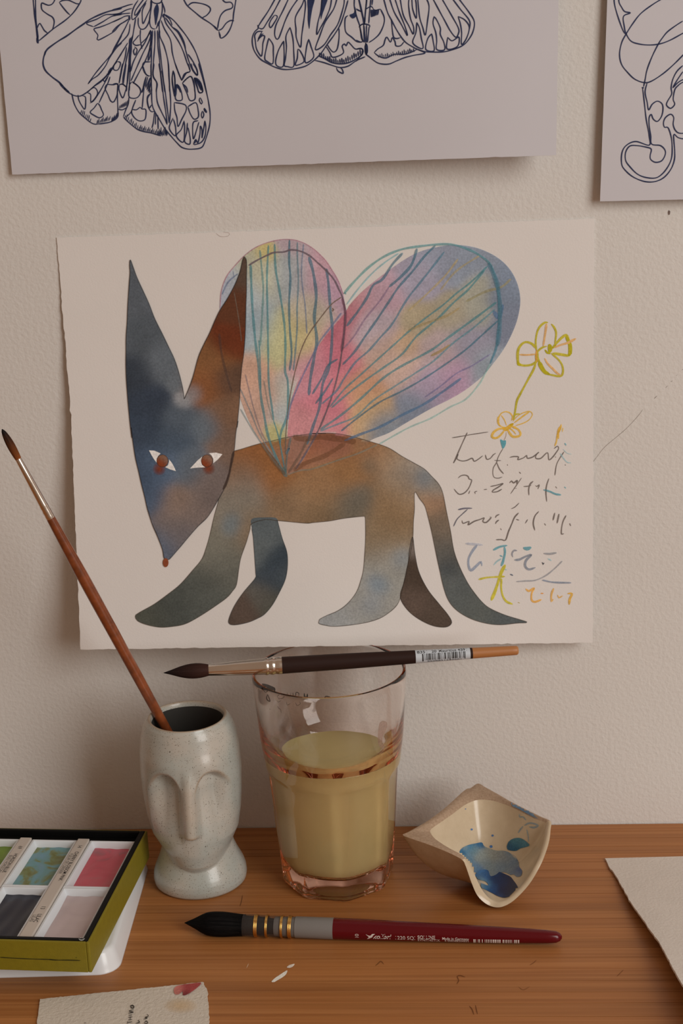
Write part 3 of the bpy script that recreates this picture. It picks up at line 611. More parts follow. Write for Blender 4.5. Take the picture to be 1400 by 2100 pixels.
ink(mothA, M1, 2.6, '380,-120 382,0 390,100 400,200 415,310 425,400 432,480', '405,-120 408,0 408,100 412,200 425,330 440,440', '630,-60 628,0 600,45 560,60 520,48 480,35 475,80 490,120 550,165 600,195 622,240 615,300 598,350', '432,320 440,290 458,268 480,300 510,350 548,380', '925,-60 930,0 920,30 870,110 815,175 740,240 620,325 540,390 445,470', '680,25 720,80 770,140 805,172', '680,25 720,5 780,0 830,20 880,42 920,42')
ink(mothA, M1, 3.2, '1400,95 1250,130 1130,175 1030,225 960,275 880,330 770,410 680,465 600,520 540,570 510,630 495,700 500,760 530,820 600,885 680,945 740,1010 800,1064')
ink(mothA, M1, 5, '428,420 435,490 445,495', '680,945 730,1005 790,1060', '525,580 510,640')
ink(mothA, M1, 2.3, '1400,150 1300,165 1210,170 1110,220 995,268 1075,308', '1075,308 1180,250 1290,185 1400,165', '1400,205 1320,240 1230,280 1150,310 1080,332 1105,375 1125,405 1115,450 1130,460 1220,415 1310,360 1360,300 1400,260',
  '1400,400 1350,500 1280,620 1180,740 1090,850 1010,965', '1400,490 1330,560 1260,660 1210,760 1130,860 1060,910 1010,965', '1400,610 1340,700 1260,820 1180,910 1090,980 1000,1064')
ink(mothA, M2, 2.4, '0,112 90,90 180,60 240,45', '0,165 80,155 160,115 230,95', '0,185 110,160 210,150', '0,255 90,215 150,185 210,180', '0,365 60,300 140,250 195,215', '195,225 150,320 90,430 30,540 0,610', '205,270 200,330 180,400 110,480 30,550',
  '300,0 260,60 235,120 225,190 235,225 280,190 330,110', '370,-20 310,60 265,130 260,175 285,160 330,95 400,0', '445,0 440,90 400,180 355,270 345,180 350,110 390,30', '300,200 300,280 325,330 370,330 410,280 440,190', '455,10 450,80 430,220 440,300 470,330 500,330', '440,-30 460,20 510,40 560,25 575,-20', '575,20 575,120 560,200 530,270 505,330', '565,10 600,100 605,150',
  '270,210 250,330 235,420 220,480', '325,335 322,420 330,500 345,560', '310,400 270,450 240,490 270,520 330,512', '330,500 400,430 440,350', '255,535 285,565 280,600 262,632 245,590 262,550',
  '465,345 455,500 450,700 448,900 455,1060', '490,345 490,500 475,700 470,870 510,950 505,1060', '520,345 525,520 545,700 560,900 580,1060', '545,345 550,420 600,540 640,700 655,880 660,1060', '535,240 540,330 540,480 570,760 605,1060', '560,230 600,330 670,460 690,600 720,720 760,830 800,925',
  '590,170 620,270 700,380 770,490 820,600 860,720 895,815 850,840 800,925', '610,200 690,310 760,380 820,500 850,600 880,700 920,800 975,865 975,800 930,710 870,620', '590,160 690,220 780,320 870,440 960,600 1020,780 1060,950 1085,1064', '600,170 660,220 690,290', '690,310 760,360 820,470 845,560', '700,810 690,900 700,1000 715,1060 720,920 700,810', '740,965 770,1020 785,1064', '805,960 850,1000 870,1064', '805,955 860,900 905,880 940,950 950,1064', '940,895 970,990 1000,1060 1040,1050 1010,950 940,895',
  '440,345 380,480 300,600 240,720 215,820', '455,360 420,480 350,620 280,780 215,930', '460,400 430,560 380,700 320,810 240,960', '445,370 440,500 410,700', '430,520 445,600 420,700', '210,430 190,560 160,700 130,860 120,960', '225,420 205,600 190,760 175,900 165,1050', '235,400 215,560 210,700 205,850 195,1050', '180,490 120,590 50,700 0,790', '165,540 150,650 115,780 80,960',
  '440,710 370,715 350,760 370,830 410,870 440,870', '60,705 95,720 85,770 60,805 20,800 20,750 60,705', '390,880 365,960 345,1064', '410,880 380,1000', '440,890 400,1030', '450,920 420,1050', '0,970 50,960 70,990', '80,975 120,965 160,1000', '230,940 300,990 330,1050', '215,950 190,955', '600,150 590,190')
ink(mothA, M2, 5.5, '440,345 450,420', '205,440 210,560 200,700 205,830', '195,180 200,230', '545,240 520,300', '590,160 585,200', '740,970 775,1030', '950,900 1000,970 1030,1040')
ink(mothA, M2, 2.6, '810,-30 860,60 950,140 1030,205 1130,270 1210,340', '870,65 910,35 960,30 1060,50 1120,85 1125,125 1085,175 1030,205', '1260,-10 1300,25 1360,25 1385,60 1370,95 1300,120 1250,170 1225,240 1210,330', '1215,350 1260,330 1310,265 1360,235 1400,240', '1225,355 1245,435 1300,410 1350,340 1385,240 1395,150 1420,0 1420,-60', '1235,380 1245,430')
ink(mothA, M2, 4, '1160,290 1215,350')
ink(mothA, M3, 2.4, '120,430 150,560 190,650 240,720 320,790 380,840 440,870 500,872', '0,345 50,400 110,440 170,465 240,468 300,440 370,390 440,330 540,260 630,170 720,60', '210,450 220,520 260,600 310,655 318,490 275,465', '345,420 390,445 395,550 440,520 490,440 480,380 440,345 400,370', '380,570 430,540 480,470 560,340 640,190', '510,570 570,440 640,280 670,190', '570,220 590,260 650,170', '620,150 660,160',
  '620,300 600,360 640,450 680,540 725,550 770,450 785,320 770,290 720,305 620,300', '490,570 440,640 385,700 440,745 520,780 575,740 550,670 520,600 490,570', '805,300 800,380 850,495 890,400 900,340 850,300 805,300', '780,300 775,450 780,600 785,770', '900,0 880,150 860,300', '940,0 930,200 905,340', '850,0 820,150 800,290', '785,660 850,665 910,630', '785,770 740,810 660,845 580,860 500,872',
  '990,260 960,290 945,330 940,470 990,500 1060,490 1105,430 1100,360 1050,310 990,260', '940,480 930,580 890,680 860,770', '1040,520 1000,620 970,700 900,770', '860,770 930,840 1000,900 1070,950 1160,980 1260,1000 1400,1040', '985,660 1050,665 1100,630 1130,655 1180,660 1185,740 1165,810 1090,825 1020,780 980,710 985,660', '1160,330 1145,480 1130,650', '1190,180 1165,300 1120,420', '1260,430 1210,470 1205,560 1225,640 1260,690 1310,690', '1140,30 1160,100 1190,160 1240,185')
for i in range(26):
    if i < 7: x0, y0 = 250+i*22, 720+i*20
    elif i < 17: x0, y0 = 480+(i-7)*20, 875-(i-7)*6
    else: x0, y0 = 690+(i-17)*11, 845-(i-17)*9
    mothA.append((M3(f'{x0},{y0} {x0+14},{y0-52-14*((i*7)%3)}'), 2.0, INK))
for i in range(28):
    x0 = 880+i*20; y0 = 785+i*8.6 if i > 8 else 780+i*20
    x0, y0 = (880+i*22, 790+i*20) if i < 9 else (1078+(i-9)*19, 958+(i-9)*5)
    mothA.append((M3(f'{x0},{y0} {x0+16},{y0-50-16*((i*5)%3)}'), 2.0, INK))
for i in range(7): mothA.append((M3(f'{800+i*20},{655-i*8} {812+i*22},{600-i*14}'), 2.2, INK))
for i in range(5): mothA.append((M3(f'{1180+i*16},{360+i*22} {1245},{200+i*42}'), 1.8, INK))
ink(mothA, M3, 6, '945,0 960,120', '690,60 640,170')
ink(mothA, M4, 2.5, '1170,0 1220,180 1270,360 1310,540 1335,720 1330,870 1300,1000 1265,1110 1230,1190 1180,1220 1100,1230 1020,1230 930,1205 860,1140 780,1050 690,940 600,790 540,690 505,590 495,430 490,200 485,0', '530,0 520,170 575,290 565,400 580,560 640,700 690,800 720,880', '600,0 640,250 670,500 700,700 720,870', '640,100 690,400 720,640 750,860', '735,0 750,280 770,560 760,760 750,860', '835,0 880,130 930,250', '930,240 970,150 1050,120', '1020,0 1050,110', '1060,0 1090,90 1155,170 1140,80 1090,0', '805,100 790,220 800,330 830,470 830,200 805,100', '850,300 840,510 930,525 930,440 900,350 860,295',
  '940,280 1010,210 1065,190 1100,290 1120,420 1115,515 1045,530 1000,420 940,280', '1105,205 1150,330 1170,410 1200,425 1230,390 1200,280 1150,220 1105,205', '820,560 940,580 990,610 990,680 930,800 875,905 860,780 830,680 820,560', '1015,620 1130,565 1165,680 1165,770 1105,800 1050,720 1015,620', '1190,490 1180,530 1210,585 1225,560 1195,490', '1225,680 1210,740 1225,785 1245,740 1235,685',
  '805,780 750,930 835,1040 840,920 810,800', '960,820 970,920 950,1130 850,1040 920,950 960,830', '1010,850 1000,980 970,1120 1040,1160 1050,1080 1020,920', '1165,820 1090,860 1095,1080 1140,960 1175,840', '1260,820 1275,920 1260,1050 1210,1130 1140,1160 1100,1160 1130,1090 1160,1140 1190,1010 1195,900 1220,960 1220,1070 1245,930 1260,820', '540,690 520,850 500,930', '555,720 550,880', '585,740 590,950', '110,1000 110,1000', '500,590 460,640 440,560 440,500 480,430')
ink(mothA, M4, 5, '1250,640 1275,690 1290,700', '1245,650 1285,710', '850,300 835,480', '1110,210 1180,280 1215,370', '690,960 720,1030', '1110,1150 1130,1100')
for i in range(7): mothA.append((M4(f'{590+i*20},{1020+i*4} {592+i*20},{960-3*(i%3)*8}'), 2.0, INK))
strokes('ink_moth', sa, [(p, wd, c) for p, wd, c in mothA if len(p) > 1], 0.0002, sheetA, label='navy ink moth with folded wings')
# filled ink: body diamond
layer('ink_fill', sa, smooth_line(M2('515,45 535,90 530,160 500,290 485,200 480,110'), True, 2), const((36, 42, 66), .95), 0.0002, sheetA, 4)
mothB = []
ink(mothB, M5, 2.6, '355,-30 270,120 190,240 150,305', '415,-30 330,130 260,240 210,315 165,310', '150,275 160,310 120,350 95,410 95,490 120,570 180,650 260,700 340,740 430,765 520,765 610,750 690,725 770,670 850,590 920,490 1000,380 1060,280 1110,140 1150,0', '340,165 300,220 280,270 295,305 330,260 370,185 340,165', '500,-30 440,100 390,200 350,290 340,380 360,430 385,420 420,330 460,220 520,100 610,-30', '210,345 150,350 120,390 125,440 140,540 190,620 205,560 210,480 230,400 200,395 160,430 200,350', '150,460 180,400 215,370',
  '275,420 255,500 230,640 260,680 320,700 325,560 320,490 275,420', '440,450 380,560 350,680 370,730 430,735 445,640 440,450', '510,300 465,400 470,520 460,640 445,720 480,735 550,730 550,560 540,420 510,300', '670,-20 640,60 570,190 575,320 580,420 625,520 640,380 665,200 680,60 670,-20', '595,540 590,640 570,720 655,690 660,640 620,560 595,540', '715,430 690,530 680,690 770,630 740,510 715,430', '970,-20 950,90 900,210 850,300 805,380 815,260 850,120 860,-10', '1030,-20 990,100 900,240 840,390 790,545 880,500 960,380 1040,260 1100,70 1110,-20', '1050,310 1050,420 1030,540 990,575 950,540 920,490', '905,510 950,580 975,630 1040,620 1100,580 1085,510 1110,485 1130,505 1150,465 1180,490 1230,540 1290,535 1315,555 1310,600', '780,665 880,690 970,720 1060,745 1150,730 1240,670 1340,625', '1020,745 1040,785 1095,810 1085,765 1060,745',
  '1150,170 1120,200 1115,290 1130,360 1190,410 1250,460 1310,465', '1220,-20 1220,80 1250,200 1280,290 1300,420 1330,470', '1265,-20 1290,100 1320,240 1330,470', '1355,-20 1345,100 1330,260', '1240,105 1300,130', '1270,300 1300,270 1340,265', '1345,470 1350,610')
ink(mothB, M5, 6, '1350,480 1355,600')
for i in range(22):
    t = i/21; x0 = 840+t*470; y0 = 625+90*math.sin(math.pi*min(1, t*1.05))*(1 if t < .6 else .95)+(-20*t)
    mothB.append((M5(f'{x0},{y0} {x0-6},{y0-45-10*(i%3)}'), 3.4, INK))
mothB.append((M5('820,615 900,650 970,690 1060,705 1160,690 1250,645 1310,600'), 3.0, INK))
ink(mothB, M6, 2.6, '300,-30 345,130 390,220 460,350 540,460 630,520 680,545 760,570 860,575 980,570 1090,540 1180,500 1240,440 1290,350 1305,240 1250,140 1130,-20', '365,-30 420,130 500,270 565,390 540,290 480,140 430,-10', '485,-20 520,160 580,280 630,375 635,300 600,200 580,60 585,-20', '615,-20 625,100 665,200 665,60 655,-20', '680,-20 700,180 735,300 765,385 790,220 805,100 800,40 775,-20', '845,-20 920,120 980,230 1040,340 1100,410 1130,370 1130,310 1060,180 950,-10', '1060,-20 1150,100 1250,225 1255,320', '670,245 660,360 625,465 680,520 740,530 720,420 700,310 670,245', '835,370 790,430 770,545 860,560 850,450 835,370', '860,180 850,260 880,360 890,450 890,545 975,550 970,470 930,380 930,310 890,220 860,180', '1010,410 1060,450 1135,410 1120,510 1005,540 1010,410', '1125,180 1150,260 1165,360 1165,490 1220,420 1250,300 1200,220 1125,180', '690,550 760,585 640,610 540,635 440,675 370,705 300,708 230,690 150,630 110,600', '270,100 310,190 305,270 260,370 200,430 140,470', '270,100 210,115 185,90', '390,210 400,330 415,410 450,425 490,415', '200,580 240,540 300,500 320,440 340,410 380,465 400,415 430,460 440,505 490,505 530,460', '200,580 250,620 330,640 420,600 520,600 600,580 670,548',
  '30,-20 70,150 95,260', '120,-20 105,120 95,260', '165,-20 150,120 140,260', '185,-20 175,60', '0,95 60,130', '100,105 165,70 190,95', '30,300 60,270 100,265 150,280 155,300', '40,290 75,460', '85,275 105,470', '115,275 115,470', '145,290 125,470', '105,470 110,610', '0,440 50,465 75,455', '0,540 60,535 75,560 70,590 0,680')
ink(mothB, M6, 6, '110,480 112,605', '90,255 100,270')
for i in range(20):
    t = i/19; x0 = 250+t*390; y0 = 635-80*max(0, t-.25)
    mothB.append((M6(f'{x0},{y0} {x0-8},{y0-32-9*(i%3)}'), 3.0 if t > .6 else 2.2, INK))
for i in range(9): mothB.append((M6(f'{165+i*11},{105} {168+i*9},{190-3*i}'), 3.2 if i < 5 else 2, INK))
strokes('ink_moth', sa, mothB, 0.0002, sheetA, label='navy ink moth with spread rounded wings')
for t in ('705,-20 780,-20 755,100 735,220 722,320 705,230 705,120', '860,-20 925,-20 895,80 870,150 850,215 850,120', '1165,165 1215,140 1225,70 1240,130 1240,180 1200,205'):
    layer('ink_fill', sa, smooth_line(M5(t), True, 3), const((36, 42, 66), .95), 0.0002, sheetA, 5)

sheetB = thing('curl_drawing', (0.15, -0.001, 0.5), 'white sheet with a looping navy outline drawing at the wall\'s right', 'drawing')
sheetB['label'] = 'white sheet with looping navy ink curls beside the moth sheet'
sb = WallSheet(lambda x, z: 0.0035+0.0035*min(1.2, max(0, (0.6-z)/0.2)))
sheet_mesh('paper_sheet', sb, ragged((1260,-430),(1900,-460),.01,20,1)+ragged((1900,-460),(1900,398),.01,20,1)+ragged((1900,398),(1230,413),.1,40,2)+ragged((1230,413),(1260,-430),.05,40,3), M_SHEET, sheetB, 24, 0.00025)
R1 = lambda t: S((1180, 0), 4.773, t)
curl = []
ink(curl, R1, 2.5, '378,-60 378,20 395,100 430,210 465,300 490,335', '420,-60 425,20 450,70 480,112 535,126 480,148 465,180 475,250 490,320 540,400 620,430 720,440 820,430 920,395 1050,325 1200,240 1400,100', '860,-20 760,40 640,130 560,230 490,340 450,420 430,530 450,630 510,710 580,775 670,808 740,795 850,725 950,640 1050,540 1200,380', '1050,205 980,250 900,310 850,370 810,430 750,550 700,680 680,780 665,850', '655,860 670,980 690,1160 720,1330 720,1420 590,1385 500,1420 455,1490 450,1600 480,1660 560,1730 670,1775 770,1778 860,1740 930,1660 965,1570 970,1480 960,1320 1000,1345 1050,1358 1150,1360', '700,810 680,900 700,1000 715,1075 750,1020 800,990 845,1015 855,1070 840,1140 800,1188 760,1165 740,1120 720,1150 720,1230 735,1330 745,1410 830,1425 875,1470 875,1520 840,1575 780,1588 735,1560 730,1520 740,1460 690,1440 600,1425 530,1430 490,1490 490,1570 530,1630 600,1700 680,1735 780,1742 850,1700 910,1620 940,1540 945,1440 935,1340 905,1250 870,1245 860,1200 880,1150 930,1118 960,1150 955,1220 980,1280 1030,1305 1150,1290', '1050,640 990,700 950,780 935,860 940,920 900,990 890,1030 930,1060 970,1020 955,970 970,880 1000,840 1050,805 1150,780', '950,860 990,790 1050,700', '950,862 1000,810 1050,780 1150,750')
ink(curl, R1, 6, '648,855 662,860 655,870')
strokes('ink_curls', sb, curl, 0.0002, sheetB, label='navy ink curls and loops')

# ================================================================== head vase
vc = on_z(412, 1800, 0)
vase = thing('face_vase', (vc[0], vc[1], 0), 'speckled grey-green ceramic vase shaped as a faceless head with long nose', 'vase')
cam_dir = math.atan2(CAM[1]-vc[1], CAM[0]-vc[0]); face_dir = cam_dir-R(5.0)
NECK_Z = [0, .0012, .004, .0075, .0111, .015, .0186, .023, .0277, .035, .05, .08, .11]; NECK_R = [.0268, .0281, .0286, .0283, .0272, .0254, .0238, .0223, .0212, .0203, .0195, .019, .018]
HW_Z = [.012, .0155, .021, .030, .0375, .048, .060, .0745, .088, .097, .103, .1065, .1085]; HW_R = [.005, .0125, .0178, .0226, .0263, .0284, .0297, .0304, .0300, .0288, .0272, .0256, .0238]
HD_R = [.006, .0235, .0282, .0298, .0302, .0308, .0316, .0319, .0306, .0290, .0278, .0268, .0256]
def vase_r(th, z):
    nk = float(np.interp(z, NECK_Z, NECK_R))
    wv = float(np.interp(z, HW_Z, HW_R)); dv = float(np.interp(z, HW_Z, HD_R))
    c, s = math.cos(th), math.sin(th)
    d = dv if c > 0 else wv*0.97
    hd_ = 1/math.sqrt((s/wv)**2+(c/d)**2)
    if z < .0135: hd_ *= max(0.0, (z-.0115)/.002)
    kk = 2200.0
    mx = max(nk, hd_); r = mx+math.log(math.exp(kk*(nk-mx))+math.exp(kk*(hd_-mx)))/kk-math.log(1+math.exp(-kk*abs(nk-hd_)))/kk*0.6
    if c > 0 and z > .018:
        sl = hd_*s; a = abs(sl)
        # brow arch and eye hollows
        zb = .0838-150*max(0, .0125-a)**2-95*max(0, a-.0140)**2
        below = float(sstep(zb+.0008, zb-.0034, z)); fade = float(sstep(.036, .070, z))
        lat = float(sstep(.0034, .0075, a))*(1-float(sstep(.0165, .0255, a)))
        r -= .0062*below*lat*(0.15+0.85*fade)*float(sstep(.026, .048, z))
        # nose
        zn = float(np.clip((.088-z)/(.088-.0465), 0, 1)); wn = .0026+.0018*zn
        tipf = float(sstep(.0425, .0458, z))*float(sstep(.094, .080, z))
        r += (.0006+.0060*zn**1.0)*math.exp(-(a/wn)**2.6)*tipf
        r += .0008*math.exp(-((z-.088)/.006)**2)*math.exp(-((a-.012)/.009)**2)
    return r
zs = sorted(set([0, .0006, .0012, .002, .003, .004]+list(np.linspace(.005, .1, 118))+list(np.linspace(.1008, .1085, 12))))
NT = 216
vv, ff = [], []
sh_dir = np.array([math.cos(cam_dir-R(90)), math.sin(cam_dir-R(90))]); fw = np.array([math.cos(face_dir), math.sin(face_dir)])
def vshift(z): t = float(sstep(.012, .05, z)); return sh_dir*(.0009*t)+fw*(.0018*t)
for z in zs:
    sh = vshift(z)
    for i in range(NT):
        th = 2*math.pi*i/NT; th2 = (th+math.pi) % (2*math.pi)-math.pi
        r = vase_r(th2, z); a = face_dir+th
        vv.append((vc[0]+sh[0]+r*math.cos(a), vc[1]+sh[1]+r*math.sin(a), z))
rim_loop = [(.0233, .1091), (.0226, .1092), (.0220, .1087), (.0216, .1077), (.0214, .106)]
inner_loop = [(.0214, .103), (.0218, .095), (.0222, .08), (.022, .06), (.02, .04), (.017, .025), (.014, .018), (.005, .016), (.0001, .016)]
def add_loops(vv, loops):
    for r, z in loops:
        sh = vshift(z)
        for i in range(NT):
            th = 2*math.pi*i/NT; a = face_dir+th; k_ = (1.10 if z > .09 else 1.0+.10*max(0, (z-.03)/.06)) if math.cos(th) > 0 else .97
            rr = r/math.sqrt(math.sin(th)**2+(math.cos(th)/k_)**2); vv.append((vc[0]+sh[0]+rr*math.cos(a), vc[1]+sh[1]+rr*math.sin(a), z))
def grid_faces(nr, nt, base=0):
    return [(base+j*nt+i, base+j*nt+(i+1) % nt, base+(j+1)*nt+(i+1) % nt, base+(j+1)*nt+i) for j in range(nr-1) for i in range(nt)]
add_loops(vv, rim_loop)
nr = len(zs)+len(rim_loop)
under(obj('vase_body', vv, grid_faces(nr, NT)+[tuple(range(NT))[::-1]], M_CER), vase)
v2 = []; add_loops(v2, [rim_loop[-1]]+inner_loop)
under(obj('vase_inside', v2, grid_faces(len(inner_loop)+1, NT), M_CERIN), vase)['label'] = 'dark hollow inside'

# ================================================================== glass
gc = on_z(694, 1796, 0)
GH = 0.1360
glass = thing('drinking_glass', (gc[0], gc[1], 0), 'tall pink-tinted tumbler with eight facets below, holding paint water', 'glass')
gview = math.atan2(CAM[1]-gc[1], CAM[0]-gc[0])
OC_Z = [0, .001, .003, .012, .037, .058, .076, .09]; OC_R = [.0318, .0333, .0342, .0348, .0369, .0384, .0399, .0412]
RD_Z = [0, .06, .078, .084, .0935, .115, .134, GH]; RD_R = [.036, .0395, .0405, .0413, .0427, .0443, .0457, .0453]
def oct_r(th, z):
    rv = float(np.interp(z, OC_Z, OC_R)); ap = rv*math.cos(math.pi/8)*1.012
    best = 1e9; acc = 0
    for kf in range(8):
        tf = R(7.5+22.5)+kf*math.pi/4; c = math.cos(th-tf)
        if c > 0.5: best = min(best, ap/c)
    return min(best, rv*0.992)
def glass_r(th, z):
    t = float(sstep(.0720, .0780, z)); return oct_r(th, z)*(1-t)+float(np.interp(z, RD_Z, RD_R))*t
NG = 192
gz = [.0003, .0006, .001, .002, .003, .006]+list(np.linspace(.010, .070, 14))+list(np.linspace(.072, .090, 19))+list(np.linspace(.094, .130, 12))+[.133, .1347, .1355]
gv = []
for z in gz:
    for i in range(NG):
        th = 2*math.pi*i/NG; r = glass_r(th, z); a = gview+th      # th grows to the viewer's right
        gv.append((gc[0]+r*math.cos(a), gc[1]+r*math.sin(a), z))
IN = [(.0449, .13595), (.0442, .1358), (.0436, .1349), (.0434, .133), (.0429, .124), (.0421, .112), (.0411, .102), (.0399, .0950), (.0378, .0900), (.0350, .0858), (.0324, .0825), (.0307, .0795), (.0296, .0740), (.0286, .060), (.0280, .040), (.0274, .025), (.0266, .018), (.0246, .0138), (.0210, .0112), (.0150, .0099), (.008, .0095), (.0002, .0094)]
for r, z in IN:
    for i in range(NG):
        a = gview+2*math.pi*i/NG; gv.append((gc[0]+r*math.cos(a), gc[1]+r*math.sin(a), z))
ng = len(gz)+len(IN)
cen_i = []
for r, z in ((.028, .0004), (.024, .0016), (.012, .0026), (.0003, .0028)):      # hollow underside
    cen_i.append(len(gv)//NG)
    for i in range(NG):
        a = gview+2*math.pi*i/NG; gv.append((gc[0]+r*math.cos(a), gc[1]+r*math.sin(a), z))
gf = grid_faces(ng, NG)+[tuple((ng-1)*NG+i for i in range(NG)), tuple(cen_i[-1]*NG+i for i in range(NG))[::-1]]
for j0, j1 in zip([0]+cen_i[:-1], cen_i):
    gf += [(j0*NG+(i+1) % NG, j0*NG+i, j1*NG+i, j1*NG+(i+1) % NG) for i in range(NG)]
go = obj('tumbler', gv, gf, M_GLASS, flat_angle=14); under(go, glass)
LVL = 0.0822
def inner_r(z): return float(np.interp(z, [p[1] for p in IN][::-1], [p[0] for p in IN][::-1]))
lv = []
lz = [(.0002, .0093), (.012, .00955)]+[(inner_r(z)+.00025, z) for z in np.linspace(.0105, LVL-.0004, 26)]+[(inner_r(LVL)+.00015, LVL-.0001), (inner_r(LVL)-.0008, LVL-.0003), (.0002, LVL-.0003)]
for r, z in lz:
    for i in range(96):
        a = 2*math.pi*i/96; lv.append((gc[0]+r*math.cos(a), gc[1]+r*math.sin(a), z))
lf = grid_faces(len(lz), 96)+[tuple(range(96))[::-1], tuple((len(lz)-1)*96+i for i in range(96))]
lq = obj('paint_water', lv, lf, M_LIQ, flat_angle=50); under(lq, glass); lq['label'] = 'cloudy yellow-green paint water'
# stains on the glass
gs = MeshSheet(gv[:len(gz)*NG], grid_faces(len(gz), NG))
G3 = lambda t: S((490, 1300), 3.684, t)
layer('paint_smear', gs, smooth_line(G3('155,375 190,378 215,385 262,408 255,440 215,420 185,410 165,395'), True, 2), const((28, 24, 24), .95), .0002, glass, 3, label='black paint smear below the rim')
DK = pc((45, 40, 40), .75); DK2 = pc((80, 68, 62), .5)
SMEARS = [(G3('180,420 205,440 225,420'), 1.4, DK), (G3('215,460 210,490 235,510 228,480 215,455'), 1.8, DK), (G3('290,470 305,460 330,463 342,475 325,487 300,487 290,470'), 1.5, DK2), (G3('355,440 362,465 380,468 385,440'), 1.4, DK2), (G3('400,440 405,470 420,465 425,440 445,445 445,470'), 1.8, DK), (G3('488,445 492,475 508,478 512,450'), 4, pc((30,40,42),.9)), (G3('290,505 300,515 318,500'), 1.2, DK2), (G3('360,510 365,535 390,525'), 1.3, DK2), (G3('425,515 440,540 465,525 455,510'), 1.3, DK2), (G3('290,540 300,560 315,570 320,598'), 1.0, DK2), (G3('640,490 655,470 690,478 680,490'), 2.6, DK), (G3('690,480 730,485 770,478'), 1.5, DK2), (G3('232,565 238,570'), 2, DK), (G3('480,490 520,495'), 1, DK2)]
for sm_ in SMEARS: strokes('paint_drip', gs, [sm_], .0002, glass)
# dried paint round the water line, on the inner wall
ri = inner_r(LVL)-.0002
def residue(name, a0, a1, z0, z1, c, n=14):
    vs, cs = [], []
    for i in range(n+1):
        t = i/n; a = gview+R(a0+(a1-a0)*t); e = math.sin(math.pi*t)**.6*(0.7+0.3*math.sin(t*17+a0))
        for z in (z0+(z1-z0)*(0.5-0.5*e), z0+(z1-z0)*(0.5+0.5*e)):
            r = inner_r(z)-.0004; vs.append((gc[0]+r*math.cos(a), gc[1]+r*math.sin(a), z)); cs.append((*alb(c), .9))
    o = obj(name, vs, [(2*i, 2*i+2, 2*i+3, 2*i+1) for i in range(n)], M_WET); under(o, glass); set_col(o, cs); o['label'] = 'dried brown paint at the water line'
for a0, a1, z0, z1 in ((-50, -44, .0805, .0838), (-2, 10, .0798, .0818), (-9, -6, .0803, .0818), (14, 18, .0803, .0822), (48, 56, .0808, .0848), (58, 62, .083, .088)):
    residue('paint_residue', a0, a1, z0, z1, (112, 66, 34))
layer('paint_smear', gs, smooth_line(G3('1060,672 1085,655 1112,665 1118,690 1105,730 1085,770 1082,820 1092,850 1070,858 1050,835 1046,780 1050,720'), True, 2), const((122, 92, 76), .62), .0002, glass, 4, label='brown smear on the glass')

# ================================================================== brushes
def lathe(name, P0, P1, prof, mat, parent, n=40, caps=True, cols=None):
    """prof: (distance along P0->P1 in metres, radius)"""
    P0, P1 = np.array(P0, float), np.array(P1, float); ax = (P1-P0)/np.linalg.norm(P1-P0)
    up = np.array([0, 0, 1.0]); s1 = np.cross(ax, up); s1 /= np.linalg.norm(s1); s2 = np.cross(s1, ax)
    vs, cs = [], []
    for j, (d, r) in enumerate(prof):
        for i in range(n):
            a = 2*math.pi*i/n; vs.append(P0+ax*d+(s1*math.cos(a)+s2*math.sin(a))*r)
            if cols: cs.append(cols(d, a))
    f = grid_faces(len(prof), n)
    if caps: f += [tuple(range(n))[::-1], tuple((len(prof)-1)*n+i for i in range(n))]
    f = [t[::-1] for t in f]
    o = obj(name, vs, f, mat, flat_angle=40); under(o, parent)
    if cols: set_col(o, cs)
    return o
def dense(prof, k=6):
    d = [p[0] for p in prof]; r = [p[1] for p in prof]; out = []
    pts = smooth_line(list(zip(np.array(d)*1e4, np.array(r)*1e4)), False, (d[-1]-d[0])*1e4/(k*len(prof)))
    return [(a/1e4, max(1e-5, b/1e4)) for a, b in pts]
class Shaft:
    """maps lettering onto a round handle"""
    def __init__(s, P0, P1, rad):
        s.P0, P1 = np.array(P0, float), np.array(P1, float); s.ax = (P1-s.P0)/np.linalg.norm(P1-s.P0)
        up = np.array([0, 0, 1.0]); s.side = np.cross(s.ax, up); s.side /= np.linalg.norm(s.side); s.up = np.cross(s.side, s.ax); s.rad = rad
        if (s.side @ (CAM-s.P0)) < 0: s.side = -s.side
    def at(s, d, arc, lift=.00006):
        """arc: metres round the shaft from the horizontal towards the top"""
        r = s.rad(d)+lift; a = arc/r
        return s.P0+s.ax*d+(s.side*math.cos(a)+s.up*math.sin(a))*r
def text_mesh(txt, size, font_shear=0.0, bold=0.0):
    cu = bpy.data.curves.new('lettering', 'FONT'); cu.body = txt; cu.size = size; cu.shear = font_shear; cu.offset = bold; cu.resolution_u = 3
    to = bpy.data.objects.new('lettering', cu); COL.objects.link(to)
    dg = bpy.context.evaluated_depsgraph_get(); me = bpy.data.meshes.new_from_object(to.evaluated_get(dg))
    V = np.array([tuple(v.co)[:2] for v in me.vertices]).reshape(-1, 2); Fc = [tuple(p.vertices) for p in me.polygons]
    bpy.data.objects.remove(to); bpy.data.curves.remove(cu); bpy.data.meshes.remove(me)
    return V, Fc
def put_text(name, txt, size, fn, mat, parent, width=None, **kw):
    V, Fc = text_mesh(txt, size, **kw)
    if width: V = V*np.array([width/max(1e-6, V[:, 0].max()), 1.0])
    o = obj(name, [fn(x, y) for x, y in V], Fc, mat, smooth=False); under(o, parent); return o, (V[:, 0].max() if len(V) else 0)
